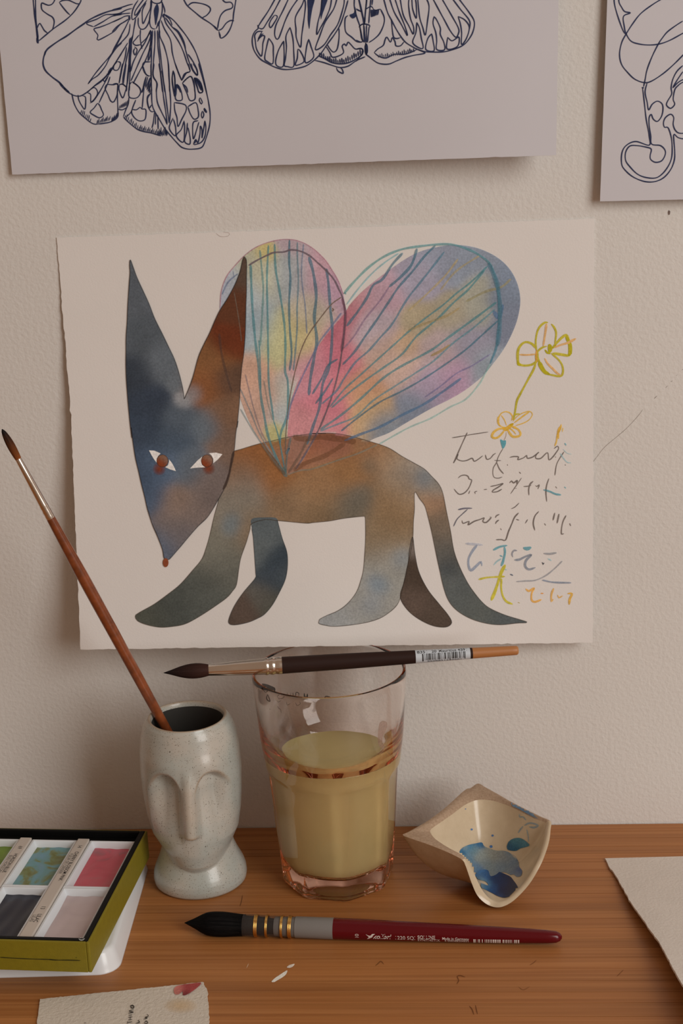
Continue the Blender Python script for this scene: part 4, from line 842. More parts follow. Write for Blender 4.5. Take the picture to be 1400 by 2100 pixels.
def quads(name, rects, fn, mat, parent, n=5):
    vs, fs = [], []
    for x0, x1, y0, y1 in rects:
        b = len(vs)
        for k in range(n+1):
            y = y0+(y1-y0)*k/n; vs += [fn(x0, y), fn(x1, y)]
        fs += [(b+2*k, b+2*k+1, b+2*k+3, b+2*k+2) for k in range(n)]
    o = obj(name, vs, fs, mat, smooth=False); under(o, parent); return o
def hairs(name, P0, P1, prof, parent, c0, c1, n=260, seed=1, spread=1.0):
    """single fine hairs lying over a tuft: narrow strips from the ferrule to the point"""
    r_ = np.random.default_rng(seed); P0, P1 = np.array(P0, float), np.array(P1, float); ax = (P1-P0)/np.linalg.norm(P1-P0)
    s1 = np.cross(ax, [0, 0, 1.0]); s1 /= np.linalg.norm(s1); s2 = np.cross(s1, ax)
    ds = [p[0] for p in prof]; rs = [p[1] for p in prof]; vs, fs, cs = [], [], []
    for h in range(n):
        a = r_.uniform(0, 2*math.pi); e = r_.uniform(0.80, 1.0); st = r_.uniform(0, .2); b = len(vs); k = 7; tw = r_.normal(0, .08)
        L_ = ds[-1]-ds[0]
        for i in range(k):
            d = ds[0]+L_*(st+(e-st)*i/(k-1)); rr = float(np.interp(d, ds, rs))*(1.0+.012*spread*(i/k))+.00003
            aa = a+tw*i/k
            for sg in (-.5, .5):
                w_ = .00011/max(rr, .0006); vs.append(P0+ax*d+(s1*math.cos(aa+sg*w_)+s2*math.sin(aa+sg*w_))*rr)
                f = (d-ds[0])/L_; q = r_.uniform(.7, 1.3); cs.append((*[q*(x*(1-f)+y*f) for x, y in zip(c0, c1)], 1))
        fs += [(b+2*i, b+2*i+1, b+2*i+3, b+2*i+2) for i in range(k-1)]
    o = obj(name, vs, fs, M_HAIR); under(o, parent); set_col(o, cs); o['kind'] = 'stuff'; return o

# --- brush lying across the glass
zb_ = GH+.0050
T0 = on_z(335, 1380, zb_); T1e = on_z(1062, 1333.5, zb_)
LEN = np.linalg.norm(T1e-T0); axx = (T1e-T0)/LEN
def dpx(x): # distance along axis of photo column x
    lo_, hi = 0.0, LEN
    for _ in range(40):
        m_ = (lo_+hi)/2; P = CROT.T@(T0+axx*m_-CAM); u = 700+F_PX*P[0]/-P[2]
        if u < x: lo_ = m_
        else: hi = m_
    return (lo_+hi)/2
br1 = thing('paintbrush', tuple(T0+axx*LEN*.5), 'dark brown paintbrush with nickel ferrule laid across the glass rim', 'paintbrush')
px = 3460.0
tuft1 = dense([(dpx(335), .0001), (dpx(350), 9/px/2), (dpx(370), 22/px/2), (dpx(392), 30/px/2), (dpx(412), 29/px/2), (dpx(430), 22/px/2)], 4)
def tcol1(d, a):
    f = d/dpx(428); return (*[x*(1-f)+y*f for x, y in zip((.004, .004, .005), (.05, .02, .016))], 1)
lathe('bristles', T0, T1e, tuft1, M_HAIR, br1, cols=tcol1)['label'] = 'soft black bristles'
hairs('bristle_hairs', T0, T1e, tuft1, br1, (.012, .011, .012), (.06, .026, .02), 220, 3)
fer = [(dpx(427), 22/px/2), (dpx(428), 23/px/2), (dpx(480), 28/px/2), (dpx(541), 33/px/2)]
for x, r in ((543, 34.5), (547, 36), (550, 33), (552, 33), (555, 35.5), (560, 36), (563, 33.5), (566, 33.5), (569, 35.5), (574, 35.5), (578, 35)): fer.append((dpx(x), r/px/2))
lathe('ferrule', T0, T1e, fer, M_STEEL, br1)['label'] = 'nickel ferrule with crimped rings'
def rad1(d): return float(np.interp(d, [dpx(578), dpx(720), dpx(850), dpx(965), dpx(1062)], [34.5/px/2, 32/px/2, 27/px/2, 22.5/px/2, 19/px/2]))
lathe('handle', T0, T1e, [(dpx(x), rad1(dpx(x))) for x in np.linspace(578, 968, 24)], M_DARKW, br1)
lathe('handle_end', T0, T1e, [(dpx(968), rad1(dpx(968)))]+[(dpx(x), rad1(dpx(x))) for x in np.linspace(972, 1058, 10)]+[(dpx(1060.5), 17.5/px/2), (dpx(1062), 14/px/2)], M_ORANGE, br1)['label'] = 'ochre dipped handle end'
sh1 = Shaft(T0, T1e, rad1)
up0 = math.atan2(CAM[2]-zb_, math.hypot(*(CAM-T0)[:2]))
d850, d965 = dpx(851), dpx(963)
# sticker wrapped on the handle
nA = 24; vs = []
for i in range(13):
    d = d850+(d965-d850)*i/12
    for k_ in range(nA+1):
        r = rad1(d); vs.append(sh1.at(d, r*(-1.5+3.3*k_/nA), .00004))
st = obj('barcode_sticker', vs, [(i*(nA+1)+k_, (i+1)*(nA+1)+k_, (i+1)*(nA+1)+k_+1, i*(nA+1)+k_+1) for i in range(12) for k_ in range(nA)], M_LABEL); under(st, br1); st['label'] = 'pale blue barcode sticker'
cen = up0
def on1(d0, off):   # off: metres above the line facing the viewer
    return lambda x, y: sh1.at(d0+x, rad1(d0+x)*cen+off+y, .00010)
put_text('sticker_print', '8351', .0029, on1(dpx(854), .0019), M_TEXT, br1, bold=.00003, width=dpx(875)-dpx(854))
put_text('sticker_print', '20', .0029, on1(dpx(884), .0019), M_TEXT, br1, bold=.00003, width=dpx(894)-dpx(884))
put_text('sticker_print', 'Mauritius 4B91', .0029, on1(dpx(898), .0019), M_TEXT, br1, bold=.00003, width=dpx(956)-dpx(898))
put_text('sticker_print', '9504851220501', .0018, on1(dpx(874), -.0041), M_TEXT, br1, width=dpx(944)-dpx(874))
rb = np.random.default_rng(5); rects = []; x = 0; tot = dpx(953)-dpx(864)
while x < tot:
    wv = rb.choice([.00028, .0005, .0008]); rects.append((x, min(tot, x+wv), -.0025 if len(rects) % 9 else -.0033, .0015)); x += wv+rb.choice([.00025, .0004, .0007])
quads('barcode', rects, on1(dpx(864), 0), M_TEXT, br1)
br1['label'] = 'dark brown paintbrush with barcode sticker laid across the glass rim'

# --- brush standing in the vase
rimz = .1095
def hole_edge(th, inset):
    k_ = 1.10 if math.cos(th) > 0 else .97; r0 = .0216-inset
    rr = r0/math.sqrt(math.sin(th)**2+(math.cos(th)/k_)**2); a = face_dir+th; sh = vshift(.108)
    return np.array([vc[0]+sh[0]+rr*math.cos(a), vc[1]+sh[1]+rr*math.sin(a), rimz])
def to_px(P):
    q = CROT.T@(np.asarray(P)-CAM); return 700+F_PX*q[0]/-q[2], 1050-F_PX*q[1]/-q[2]
bestd = None                                  # where the leaning handle touches the rim
for th in np.linspace(-math.pi, 0, 181):
    u, v = to_px(hole_edge(th, .0034)); dd = abs((u-345)*(880-1503)-(v-1503)*(5-345))
    if u < 395 and (bestd is None or dd < bestd[0]): bestd = (dd, th)
Q1 = hole_edge(bestd[1], .0034)
Qd_top = on_y(4, 880, -0.098)
axv = (Qd_top-Q1); Lq = np.linalg.norm(axv); axv /= Lq
Qb = Q1-axv*.070
Ltot = Lq+.070
br2 = thing('paintbrush', tuple(Qb), 'slim red-brown paintbrush with a thin tuft leaning out of the face vase', 'paintbrush')
def d2(v):
    lo_, hi = 0.0, Ltot
    for _ in range(40):
        m_ = (lo_+hi)/2; P = CROT.T@(Qb+axv*m_-CAM); y_ = 1050-F_PX*P[1]/-P[2]
        if y_ > v: lo_ = m_
        else: hi = m_
    return (lo_+hi)/2
px2 = 3380.0
lathe('handle', Qb, Qd_top, dense([(0, .0016), (.02, .0026), (d2(1500), 19/px2/2), (d2(1400), 21/px2/2), (d2(1260), 23/px2/2), (d2(1180), 23/px2/2), (d2(1120), 20/px2/2), (d2(1060), 17/px2/2)], 5), M_REDW, br2)
fr = [(d2(1062), 17.5/px2/2), (d2(1056), 18/px2/2), (d2(1053), 17/px2/2), (d2(1048), 18/px2/2), (d2(1044), 16.5/px2/2), (d2(1038), 17.5/px2/2), (d2(1034), 16.5/px2/2), (d2(990), 14.5/px2/2), (d2(941), 12/px2/2), (d2(940), 11.5/px2/2)]
lathe('ferrule', Qb, Qd_top, fr, M_STEEL, br2)['label'] = 'silver ferrule'
tuft2 = dense([(d2(942), 11.5/px2/2), (d2(928), 14/px2/2), (d2(912), 15/px2/2), (d2(896), 12/px2/2), (d2(885), 7/px2/2), (d2(879.5), 1/px2/2)], 4)
def tcol2(d, a):
    f = min(1, max(0, (d-d2(942))/(d2(900)-d2(942)))); return (*[x*(1-f)+y*f for x, y in zip((.30, .085, .02), (.012, .010, .010))], 1)
lathe('bristles', Qb, Qd_top, tuft2, M_HAIR, br2, cols=tcol2)['label'] = 'bristles amber at the base and black at the tip'
hairs('bristle_hairs', Qb, Qd_top, tuft2, br2, (.22, .07, .02), (.01, .009, .009), 120, 4)

# --- brush lying on the desk
K0 = on_z(378, 1892.5, .0068); K1 = on_z(1152, 1922, .0046)
LK = np.linalg.norm(K1-K0); axk = (K1-K0)/LK
def dk(x):
    lo_, hi = -0.01, LK+.01
    for _ in range(40):
        m_ = (lo_+hi)/2; P = CROT.T@(K0+axk*m_-CAM); u = 700+F_PX*P[0]/-P[2]
        if u < x: lo_ = m_
        else: hi = m_
    return (lo_+hi)/2
pk = 3600.0
br3 = thing('paintbrush', tuple(K0+axk*LK*.5-np.array([0, 0, .006])), 'fat black quill mop brush with crimson handle lying on the desk', 'paintbrush')
tuft3 = dense([(dk(378), .0001), (dk(386), 8/pk/2), (dk(400), 21/pk/2), (dk(415), 38/pk/2), (dk(430), 48/pk/2), (dk(455), 50/pk/2), (dk(480), 46/pk/2), (dk(502), 43/pk/2)], 4)
lathe('bristles', K0, K1, tuft3, M_HAIR, br3, cols=lambda d, a: (.0025, .0025, .003, 1))['label'] = 'pointed black mop of hair'
hairs('bristle_hairs', K0, K1, tuft3, br3, (.006, .006, .007), (.012, .011, .011), 320, 6, 2.2)
lathe('hair_root', K0, K1, [(dk(499), 40/pk/2), (dk(520), 38/pk/2), (dk(540), 36/pk/2), (dk(565), 30/pk/2)], M_BLACK, br3)
lathe('quill', K0, K1, [(dk(x), r/pk/2) for x, r in ((499, 45), (502, 45.5), (520, 45), (523, 42.5), (528, 44), (545, 43), (548, 40), (553, 42), (565, 43), (576, 42.5), (579, 40.5), (584, 42), (592, 42), (595, 40.5), (600, 42), (607, 42))], M_QUILL, br3, caps=False)['label'] = 'clear plastic quill'
lathe('quill_core', K0, K1, [(dk(563), 37/pk/2), (dk(566), 39/pk/2), (dk(606), 40/pk/2)], M_GREYCUFF, br3)
for xs in ((523.5, 526.0, 528.5), (546.5, 549.0), (577.5, 580.0), (593.0, 595.5, 598.0)):
    for xx in xs:
        dc = dk(xx); rr = 43.5/pk/2; tb = .00042
        vs = []; P0 = K0+axk*dc; s1 = np.cross(axk, [0, 0, 1.0]); s1 /= np.linalg.norm(s1); s2 = np.cross(s1, axk)
        for i in range(40):
            a = 2*math.pi*i/40; rd = s1*math.cos(a)+s2*math.sin(a)
            for j in range(8):
                b_ = 2*math.pi*j/8; vs.append(P0+rd*(rr+tb*math.cos(b_))+axk*tb*math.sin(b_))
        fs = [(i*8+j, i*8+(j+1) % 8, ((i+1) % 40)*8+(j+1) % 8, ((i+1) % 40)*8+j) for i in range(40) for j in range(8)]
        under(obj('brass_wire', vs, fs, M_BRASS), br3)
lathe('grey_cuff', K0, K1, [(dk(606), 42.5/pk/2), (dk(607), 43/pk/2), (dk(684), 43.5/pk/2)], M_GREYCUFF, br3)['label'] = 'matt grey cuff'
XK = [684, 760, 880, 960, 1050, 1120, 1140, 1148, 1152]; RK = [43.5, 42, 37.5, 35, 31, 26.5, 23, 16, 5]
def rad3(d): return float(np.interp(d, [dk(x) for x in XK], [r/pk/2 for r in RK]))
lathe('handle', K0, K1, dense([(dk(x), r/pk/2) for x, r in zip(XK, RK)], 5), M_CRIMSON, br3)['label'] = 'glossy crimson handle'
sh3 = Shaft(K0, K1, rad3)
up3 = R(33)
def on3(xp, ang): 
    d0 = dk(xp); return lambda x, y: sh3.at(d0+x, rad3(d0+x)*(up3-R(ang))+y, .00007)
# lettering, seen low on the handle
vtx, Fc = text_mesh('10', .0030)
f10 = on3(731, 46); o = obj('handle_print', [f10(.0018-y, x-.0009) for x, y in vtx], Fc, M_TEXTW, smooth=False); under(o, br3)
put_text('handle_print', 'kolibri', .0046, on3(766, 55), M_TEXTW, br3, font_shear=.25, bold=.00008, width=dk(804)-dk(766))
put_text('handle_print', '1220 SQI', .0036, on3(810, 57), M_TEXTW, br3, width=dk(852)-dk(810))
put_text('handle_print', 'SQI LINE', .0031, on3(857, 47), M_TEXTW, br3, bold=.00003, width=dk(893)-dk(857))
put_text('handle_print', 'SYNTHETIK', .0031, on3(857, 72), M_TEXTW, br3, width=dk(903)-dk(857))
put_text('handle_print', 'Made in Germany', .0025, on3(907, 50), M_TEXTW, br3, bold=.00002, width=dk(962)-dk(907))
put_text('handle_print', '4 008388204651', .0024, on3(912, 70), M_TEXTW, br3, width=dk(961)-dk(912))
fb = on3(752, 50)
bird = [(0, .0024), (.0012, .0018), (.0026, .0016), (.0036, .0026), (.0050, .0026), (.0040, .0016), (.0036, .0006), (.0020, -.0004), (.0006, -.0010), (.0016, .0004), (.0012, .0012)]
Vb, Tb = fill_poly(smooth_line([(x*1e4, y*1e4) for x, y in bird], True, 3), 8)
o = obj('bird_logo', [fb(x/1e4, y/1e4) for x, y in Vb], Tb, M_TEXTW, smooth=False); under(o, br3); o['label'] = 'silver flying bird emblem'
rb = np.random.default_rng(8); rects = []; x = 0; tot = dk(1065)-dk(971)
while x < tot:
    wv = rb.choice([.0003, .0005, .0008]); rects.append((x, min(tot, x+wv), -.0018, .0016)); x += wv+rb.choice([.0003, .0005, .0011])
quads('barcode', rects, on3(971, 58), M_TEXTW, br3)

# ================================================================== paint box and tray
ZT = .0305
A = on_z(815/4.516, 1680+1135/4.516, ZT); B = on_z(1350/4.516, 1680+110/4.516, ZT)
e2 = (B-A)/np.linalg.norm(B-A); e1 = np.array([-e2[1], e2[0], 0]); LB = float(np.linalg.norm(B-A))
WB = .1165
def bp(a, b, z): P = A+e1*a+e2*b; return np.array([P[0], P[1], z])
def lbox(name, a0, a1, b0, b1, z0, z1, mat, parent, bevel=0.0):
    v = [bp(a, b, z) for z in (z0, z1) for b in (b0, b1) for a in (a0, a1)]
    f = [(0,1,3,2),(4,6,7,5),(0,4,5,1),(2,3,7,6),(0,2,6,4),(1,5,7,3)]
    o = obj(name, v, f, mat, smooth=False); under(o, parent)
    if bevel:
        m_ = o.modifiers.new('bevel', 'BEVEL'); m_.width = bevel; m_.segments = 2
    return o
pbox = thing('paint_box', tuple(bp(WB/2, LB/2, .012)), 'olive green paint box with black lining holding square watercolour pans', 'paint box')
ZB = .0122
lbox('case_wall', -.0008, .0012, -.0008, LB+.0008, ZB, ZT, M_OLIVE, pbox, .0006)
lbox('case_wall', WB-.0012, WB+.0008, -.0008, LB+.0008, ZB, ZT, M_OLIVE, pbox, .0006)
lbox('case_wall', .0012, WB-.0012, -.0008, .0012, ZB, ZT, M_OLIVE, pbox, .0004)
lbox('case_wall', .0012, WB-.0012, LB-.0012, LB+.0008, ZB, ZT, M_OLIVE, pbox, .0004)
lbox('case_floor', .0012, WB-.0012, .0012, LB-.0012, ZB, ZB+.002, M_BLACK, pbox)
zl = ZT+.0004
lbox('black_lining', .0002, .0036, .0002, LB-.0002, ZB+.002, zl, M_BLACK, pbox, .0006)
lbox('black_lining', WB-.0036, WB-.0002, .0002, LB-.0002, ZB+.002, zl, M_BLACK, pbox, .0006)
lbox('black_lining', .0036, WB-.0036, .0002, .0033, ZB+.002, zl, M_BLACK, pbox, .0006)
lbox('black_lining', .0036, WB-.0036, LB-.0022, LB-.0002, ZB+.002, zl, M_BLACK, pbox, .0006)
lbox('black_lining', .0036, WB-.0036, LB-.0085, LB-.0022, ZB+.002, ZT-.0035, M_BLACK, pbox)
# crease in the front card
def frontp(u, v):
    return None
strokes('crease', DeskSheet(lambda x, y: 0) if False else MeshSheet([bp(-.001, -.0009, ZB), bp(WB, -.0009, ZB), bp(WB, -.0009, ZT), bp(-.001, -.0009, ZT)], [(0, 1, 2, 3)]),
        [(S((0,1680),4.516,'0,1278 100,1285 200,1290 330,1295 440,1298 520,1302'), 1.6, pc((38,34,14), .85)), (S((0,1680),4.516,'450,1298 520,1304 640,1305 745,1308'), 2.0, pc((38,34,14), .8)), (S((0,1680),4.516,'700,1280 712,1284'), 4, pc((70,66,20), .6))], .0001, pbox, label='dark crease along the front')
strokes('scuff', MeshSheet([bp(0, 0, zl), bp(WB, 0, zl), bp(WB, .005, zl), bp(0, .005, zl)], [(0, 1, 2, 3)]), [(S((0,1680),4.516,'728,1108 745,1120 770,1118 785,1105'), 2.2, pc((170,165,155), .7)), (S((0,1680),4.516,'735,1100 760,1102'), 1.6, pc((170,165,155), .6))], .0001, pbox, label='worn white scuff at the corner')
ZP = .0280
def make_pan(a0, a1, b0, b1, name, label, colour, mat):
    pn = thing('paint_pan', tuple(bp((a0+a1)/2, (b0+b1)/2, ZB+.002)), label, 'paint pan', 'watercolour pans in the olive box')
    rings = [((0, 0), ZB+.002), ((0, 0), ZP-.0004), ((.0004, .0004), ZP), ((.0014, .0012), ZP), ((.0018, .0016), ZP-.0006), ((.0044, .0032), ZP-.0062)]
    vs = []
    for (ia, ib), z in rings:
        vs += [bp(a0+ia, b0+ib, z), bp(a1-ia, b0+ib, z), bp(a1-ia, b1-ib, z), bp(a0+ia, b1-ib, z)]
    fs = [(j*4+i, (j+1)*4+i, (j+1)*4+(i+1) % 4, j*4+(i+1) % 4) for j in range(len(rings)-1) for i in range(4)]
    n = (len(rings)-1)*4; fs += [(n+3, n+2, n+1, n), (0, 1, 2, 3)]
    under(obj('pan', vs, fs, M_WHITEP, smooth=False), pn)
    # cake of paint with an uneven surface
    na, nb = 22, 34; vs = []; r_ = np.random.default_rng(int(a0*1e5+b0*1e4))
    ph = r_.uniform(0, 6, 6)
    for j in range(nb+1):
        for i in range(na+1):
            s_, t_ = i/na, j/nb; z = ZP-.0040+.00018*math.sin(s_*7+ph[0])*math.sin(t_*9+ph[1])+.00012*math.sin(s_*17+ph[2]+t_*5)
            a = a0+.0034+(a1-a0-.0068)*s_; b = b0+.0026+(b1-b0-.0052)*t_; vs.append(bp(a, b, z))
    fs = [(j*(na+1)+i, (j+1)*(na+1)+i, (j+1)*(na+1)+i+1, j*(na+1)+i+1) for j in range(nb) for i in range(na)]
    o = obj('paint_cake', vs, fs, mat); under(o, pn); o['label'] = colour
    return pn
def cake(name, stops, sc, rough=0.35, dist=1.5):
    m, nt, b, N, L = new_mat(name)
    tc = N.new('ShaderNodeTexCoord'); n = N.new('ShaderNodeTexNoise'); n.inputs['Scale'].default_value = sc; n.inputs['Detail'].default_value = 5; n.inputs['Distortion'].default_value = dist
    L.new(tc.outputs['Object'], n.inputs['Vector']); cr = N.new('ShaderNodeValToRGB'); e = cr.color_ramp.elements
    while len(e) < len(stops): e.new(0.5)
    for el, (p_, c) in zip(e, stops): el.position = p_; el.color = (*c, 1)
    L.new(n.outputs['Fac'], cr.inputs[0]); L.new(cr.outputs[0], b.inputs['Base Color']); set_in(b, rough=rough); return m
C_PINK = cake('pink_paint', [(0.3, (.36,.13,.15)), (.45, (.60,.10,.14)), (.6, (.62,.12,.16)), (.75, (.50,.16,.18))], 50)
C_BLUE = cake('horizon_blue_paint', [(0.30, (.16,.17,.035)), (.42, (.20,.25,.10)), (.52, (.16,.35,.37)), (.7, (.18,.36,.46))], 45, dist=2.5)
C_GREEN = cake('leaf_green_paint', [(0.3, (.13,.24,.006)), (.7, (.22,.36,.01))], 40)
C_LILAC = cake('lilac_paint', [(0.3, (.56,.46,.47)), (.7, (.62,.52,.52))], 40)
C_NAVY = cake('navy_paint', [(0.3, (.006,.008,.022)), (.7, (.012,.016,.038))], 30, .2)
C_DARK = cake('dark_green_paint', [(0.3, (.01,.03,.02)), (.7, (.02,.05,.03))], 30, .3)
P_ = .0366
make_pan(.0042, .0330, .0612, .1178, 'pink', 'white pan of worn cherry pink paint in the olive box', 'cherry pink paint', C_PINK)
make_pan(.0042, .0330, .0040, .0608, 'lilac', 'white pan of pale lilac paint in the olive box', 'pale lilac paint', C_LILAC)
make_pan(.0042+P_, .0330+P_, .0612, .1178, 'blue', 'white pan of sky blue paint muddied with olive in the box', 'blue paint streaked with olive', C_BLUE)
make_pan(.0042+P_, .0330+P_, .0040, .0608, 'navy', 'white pan of near-black navy paint in the olive box', 'near-black navy paint', C_NAVY)
make_pan(.0042+2*P_, .0330+2*P_, .0612, .1178, 'green', 'white pan of bright leaf green paint in the olive box', 'leaf green paint', C_GREEN)
zs_ = ZP+.0012
strips = []
for k_ in range(2):
    a0 = .0333+P_*k_; s_ = lbox('label_strip', a0, a0+.0072, .0038, .1178, ZB+.002, zs_, M_STRIP, pbox, .0005); strips.append(s_); s_['label'] = 'cream strip printed with paint names'
def strip_text(k_, txt, size, a, b, bold=0.0, shear=0.0, mat=None):
    a_ = a+.0366*k_
    V, Fc = text_mesh(txt, size, shear, bold)
    o = obj('label_print', [bp(a_-y, b-x, zs_+.00006) for x, y in V], Fc, mat or M_TEXT, smooth=False)
    o.parent = strips[k_]
strip_text(0, '14', .0036, .0376, .1095); strip_text(0, 'CHERRY BLOSSOM PINK', .0032, .0371, .1010, .00003); strip_text(0, 'FLEUR DE CERISIER', .0029, .0396, .0985, mat=M_TEXTG)
strip_text(1, '69', .0036, .0376, .1065); strip_text(1, 'HORIZON BLUE', .0032, .0371, .0970, .00003); strip_text(1, 'BLEU HORIZON', .0029, .0396, .0950, mat=M_TEXTG)
strip_text(0, '13', .0036, .0376, .0375); strip_text(0, 'LILAC', .0034, .0371, .0290, .00003); strip_text(0, 'LILAS', .0031, .0396, .0280, mat=M_TEXTG)

tray = thing('white_tray', tuple(bp(.05, .07, 0)), 'upturned glossy white tray with rounded corners under the olive paint box', 'tray')
def rrect(a0, a1, b0, b1, r, n=8):
    out = []
    for (ca, cb, s0) in ((a0+r, b0+r, 180), (a1-r, b0+r, 270), (a1-r, b1-r, 0), (a0+r, b1-r, 90)):
        for i in range(n+1):
            t = R(s0+90*i/n); out.append((ca+r*math.cos(t), cb+r*math.sin(t)))
    return out
# tray frame: turned about six degrees from the box
ta = R(-6.0); t1 = e1*math.cos(ta)+e2*math.sin(ta); t2 = -e1*math.sin(ta)+e2*math.cos(ta)
TO = on_z((1095)/4.516, 1680+1440/4.516, 0)
vs = []
levels = [(0.0, 0.0, .012), (.0002, .0006, .012), (.0009, .0035, .0115), (.0030, .0100, .0100), (.0040, .0116, .0092), (.0055, .0121, .008)]
for inset, z, rr in levels:
    for a, b in rrect(inset, .150-inset, inset, .128-inset, rr):
        P = TO+t1*a+t2*b; vs.append((P[0], P[1], z))
npt = len(vs)//len(levels)
fs = [(j*npt+i, j*npt+(i+1) % npt, (j+1)*npt+(i+1) % npt, (j+1)*npt+i) for j in range(len(levels)-1) for i in range(npt)]+[tuple((len(levels)-1)*npt+i for i in range(npt)), tuple(range(npt))[::-1]]
fs = [t[::-1] for t in fs] if (np.cross(t1, t2)[2] < 0) else fs
under(obj('tray_shell', vs, fs, M_TRAY), tray)

# ================================================================== folded ceramic dish
C4 = lambda x, y: (800+x/3.889, 1580+y/3.889)
outer = [(100,515,.0385),(150,487,.0387),(300,400,.039),(440,295,.039),(590,160,.0392),(640,140,.0394),(700,104,.040),(760,135,.0398),(860,190,.0393),(960,248,.0392),(1090,315,.039),(1200,368,.0388),(1278,406,.0385),(1278,470,.036),(1265,570,.0315),(1230,680,.0255),(1190,770,.0205),(1120,890,.0140),(1040,985,.0082),(960,1055,.0042),(880,1090,.0022),(810,1085,.0022),(745,1050,.0048),(690,990,.0095),(650,900,.0165),(625,830,.0225),(600,760,.0285),(575,715,.0320),(500,672,.0340),(400,628,.0358),(280,582,.0372),(180,548,.0380)]
inner = [(318,490,.0365),(335,460,.037),(400,415,.037),(500,345,.037),(580,285,.037),(640,252,.037),(700,235,.0372),(770,235,.0372),(850,250,.0372),(950,285,.0372),(1060,340,.0372),(1150,385,.037),(1238,418,.0372),(1236,480,.0348),(1222,570,.0310),(1190,680,.0250),(1150,765,.0205),(1085,870,.0145),(1010,960,.0092),(940,1015,.0058),(880,1040,.0042),(825,1035,.0042),(775,1005,.0066),(728,945,.0112),(690,870,.0172),(660,800,.0225),(632,745,.0272),(608,712,.0302),(560,668,.0325),(480,625,.0338),(410,583,.0350),(350,538,.0360)]
def loop3(pts, n=192):
    Pp = [on_z(*C4(x, y), z) for x, y, z in pts]; Pp = np.array(Pp); m_ = len(Pp); out = []
    k_ = n//m_
    for i in range(m_):
        p0, p1, p2, p3 = Pp[(i-1) % m_], Pp[i], Pp[(i+1) % m_], Pp[(i+2) % m_]
        for j in range(k_):
            t = j/k_; out.append(0.5*((2*p1)+(-p0+p2)*t+(2*p0-5*p1+4*p2-p3)*t*t+(-p0+3*p1-3*p2+p3)*t**3))
    return np.array(out)
OL, IL = loop3(outer), loop3(inner); NB_ = len(OL)
cb = np.array([0.016, -0.071, 0.0])
dish = thing('ceramic_dish', tuple(cb), 'small square cream ceramic dish with one corner folded down, stained blue', 'dish')
def bez(P, Q, t, ctrl): return P*(1-t)**2+ctrl*2*t*(1-t)+Q*t*t
rings = 26
ov, iv = [], []
for j in range(rings+1):
    t = j/rings
    for p in OL:
        ctrl = p+(cb-p)*0.30; ctrl = np.array([ctrl[0], ctrl[1], min(p[2]*.10, .003)])
        q = bez(p, cb+np.array([0, 0, .0003]), t, ctrl); ov.append(q)
cbi = cb+np.array([0.003, -.001, .0042])
for j in range(rings+1):
    t = j/rings
    for p in IL:
        ctrl = p+(cbi-p)*0.36; ctrl = np.array([ctrl[0], ctrl[1], cbi[2]*.75+min(p[2]*.06, .003)])
        iv.append(bez(p, cbi, t, ctrl))
of = [t[::-1] for t in grid_faces(rings+1, NB_)]; inf = grid_faces(rings+1, NB_)
area = 0.5*sum(OL[i][0]*OL[(i+1) % NB_][1]-OL[(i+1) % NB_][0]*OL[i][1] for i in range(NB_))
if area < 0: of, inf = [t[::-1] for t in of], [t[::-1] for t in inf]
under(obj('dish_wall', ov, of, M_BODY), dish)
under(obj('dish_glaze', iv, inf, M_CREAM), dish)['label'] = 'glossy cream inside'
rv = []; NR = 6
for j in range(NR+1):
    t = j/NR
    for p, q in zip(OL, IL):
        mid = p*(1-t)+q*t; wdt = np.linalg.norm(p-q); mid = mid+np.array([0, 0, min(.0009, wdt*.22)*math.sin(math.pi*t)]); rv.append(mid)
rf = grid_faces(NR+1, NB_); rf = rf if area > 0 else [t[::-1] for t in rf]
ro = obj('dish_rim', rv, rf, M_CLAY); under(ro, dish); ro['label'] = 'bare sandy clay rim'
ro.data.materials.append(M_CREAM)
# the folded lip is glazed
lip0, lip1 = 12*NB_//32, 27*NB_//32
for p in ro.data.polygons:
    i = p.index % NB_
    if lip0 <= i < lip1: p.material_index = 1
ds = MeshSheet(iv, inf)
D4 = lambda t: S((800, 1580), 3.889, t)
def dfun(blobs, a, sig=10): return paintfun([(b_[0], b_[1], tuple(x*.84 for x in b_[2]))+tuple(b_[3:]) for b_ in blobs], a, sig=sig, m=0.12)
layer('paint_stain', ds, smooth_line(D4('550,655 570,620 620,595 680,582 730,575 750,605 800,625 850,640 900,640 950,655 980,685 1020,720 1030,770 1052,800 1045,840 1010,850 985,830 960,835 930,820 890,815 860,840 820,850 770,870 720,870 680,865 655,830 630,780 605,720 575,690'), True, 3),
      dfun([(946,1746,(52,104,140),5),(952,1738,(120,138,142),4),(962,1735,(70,116,145),5),(985,1731,(45,98,140),5),(972,1745,(98,126,138),6),(960,1762,(92,118,136),6),(985,1755,(138,140,132),8),(1010,1752,(146,142,130),9),(1030,1758,(140,140,136),8),(1028,1775,(122,132,140),7),(1055,1770,(120,132,146),6),(1066,1785,(84,100,145),4),(1060,1792,(110,122,145),4),(1000,1775,(130,138,138),8),(975,1780,(96,120,142),6),(985,1790,(62,104,150),6),(1045,1760,(128,134,138),6),(1042,1748,(112,126,140),4)], .88, 6), .00025, dish, 4, M_WET, 'pale blue paint wash')
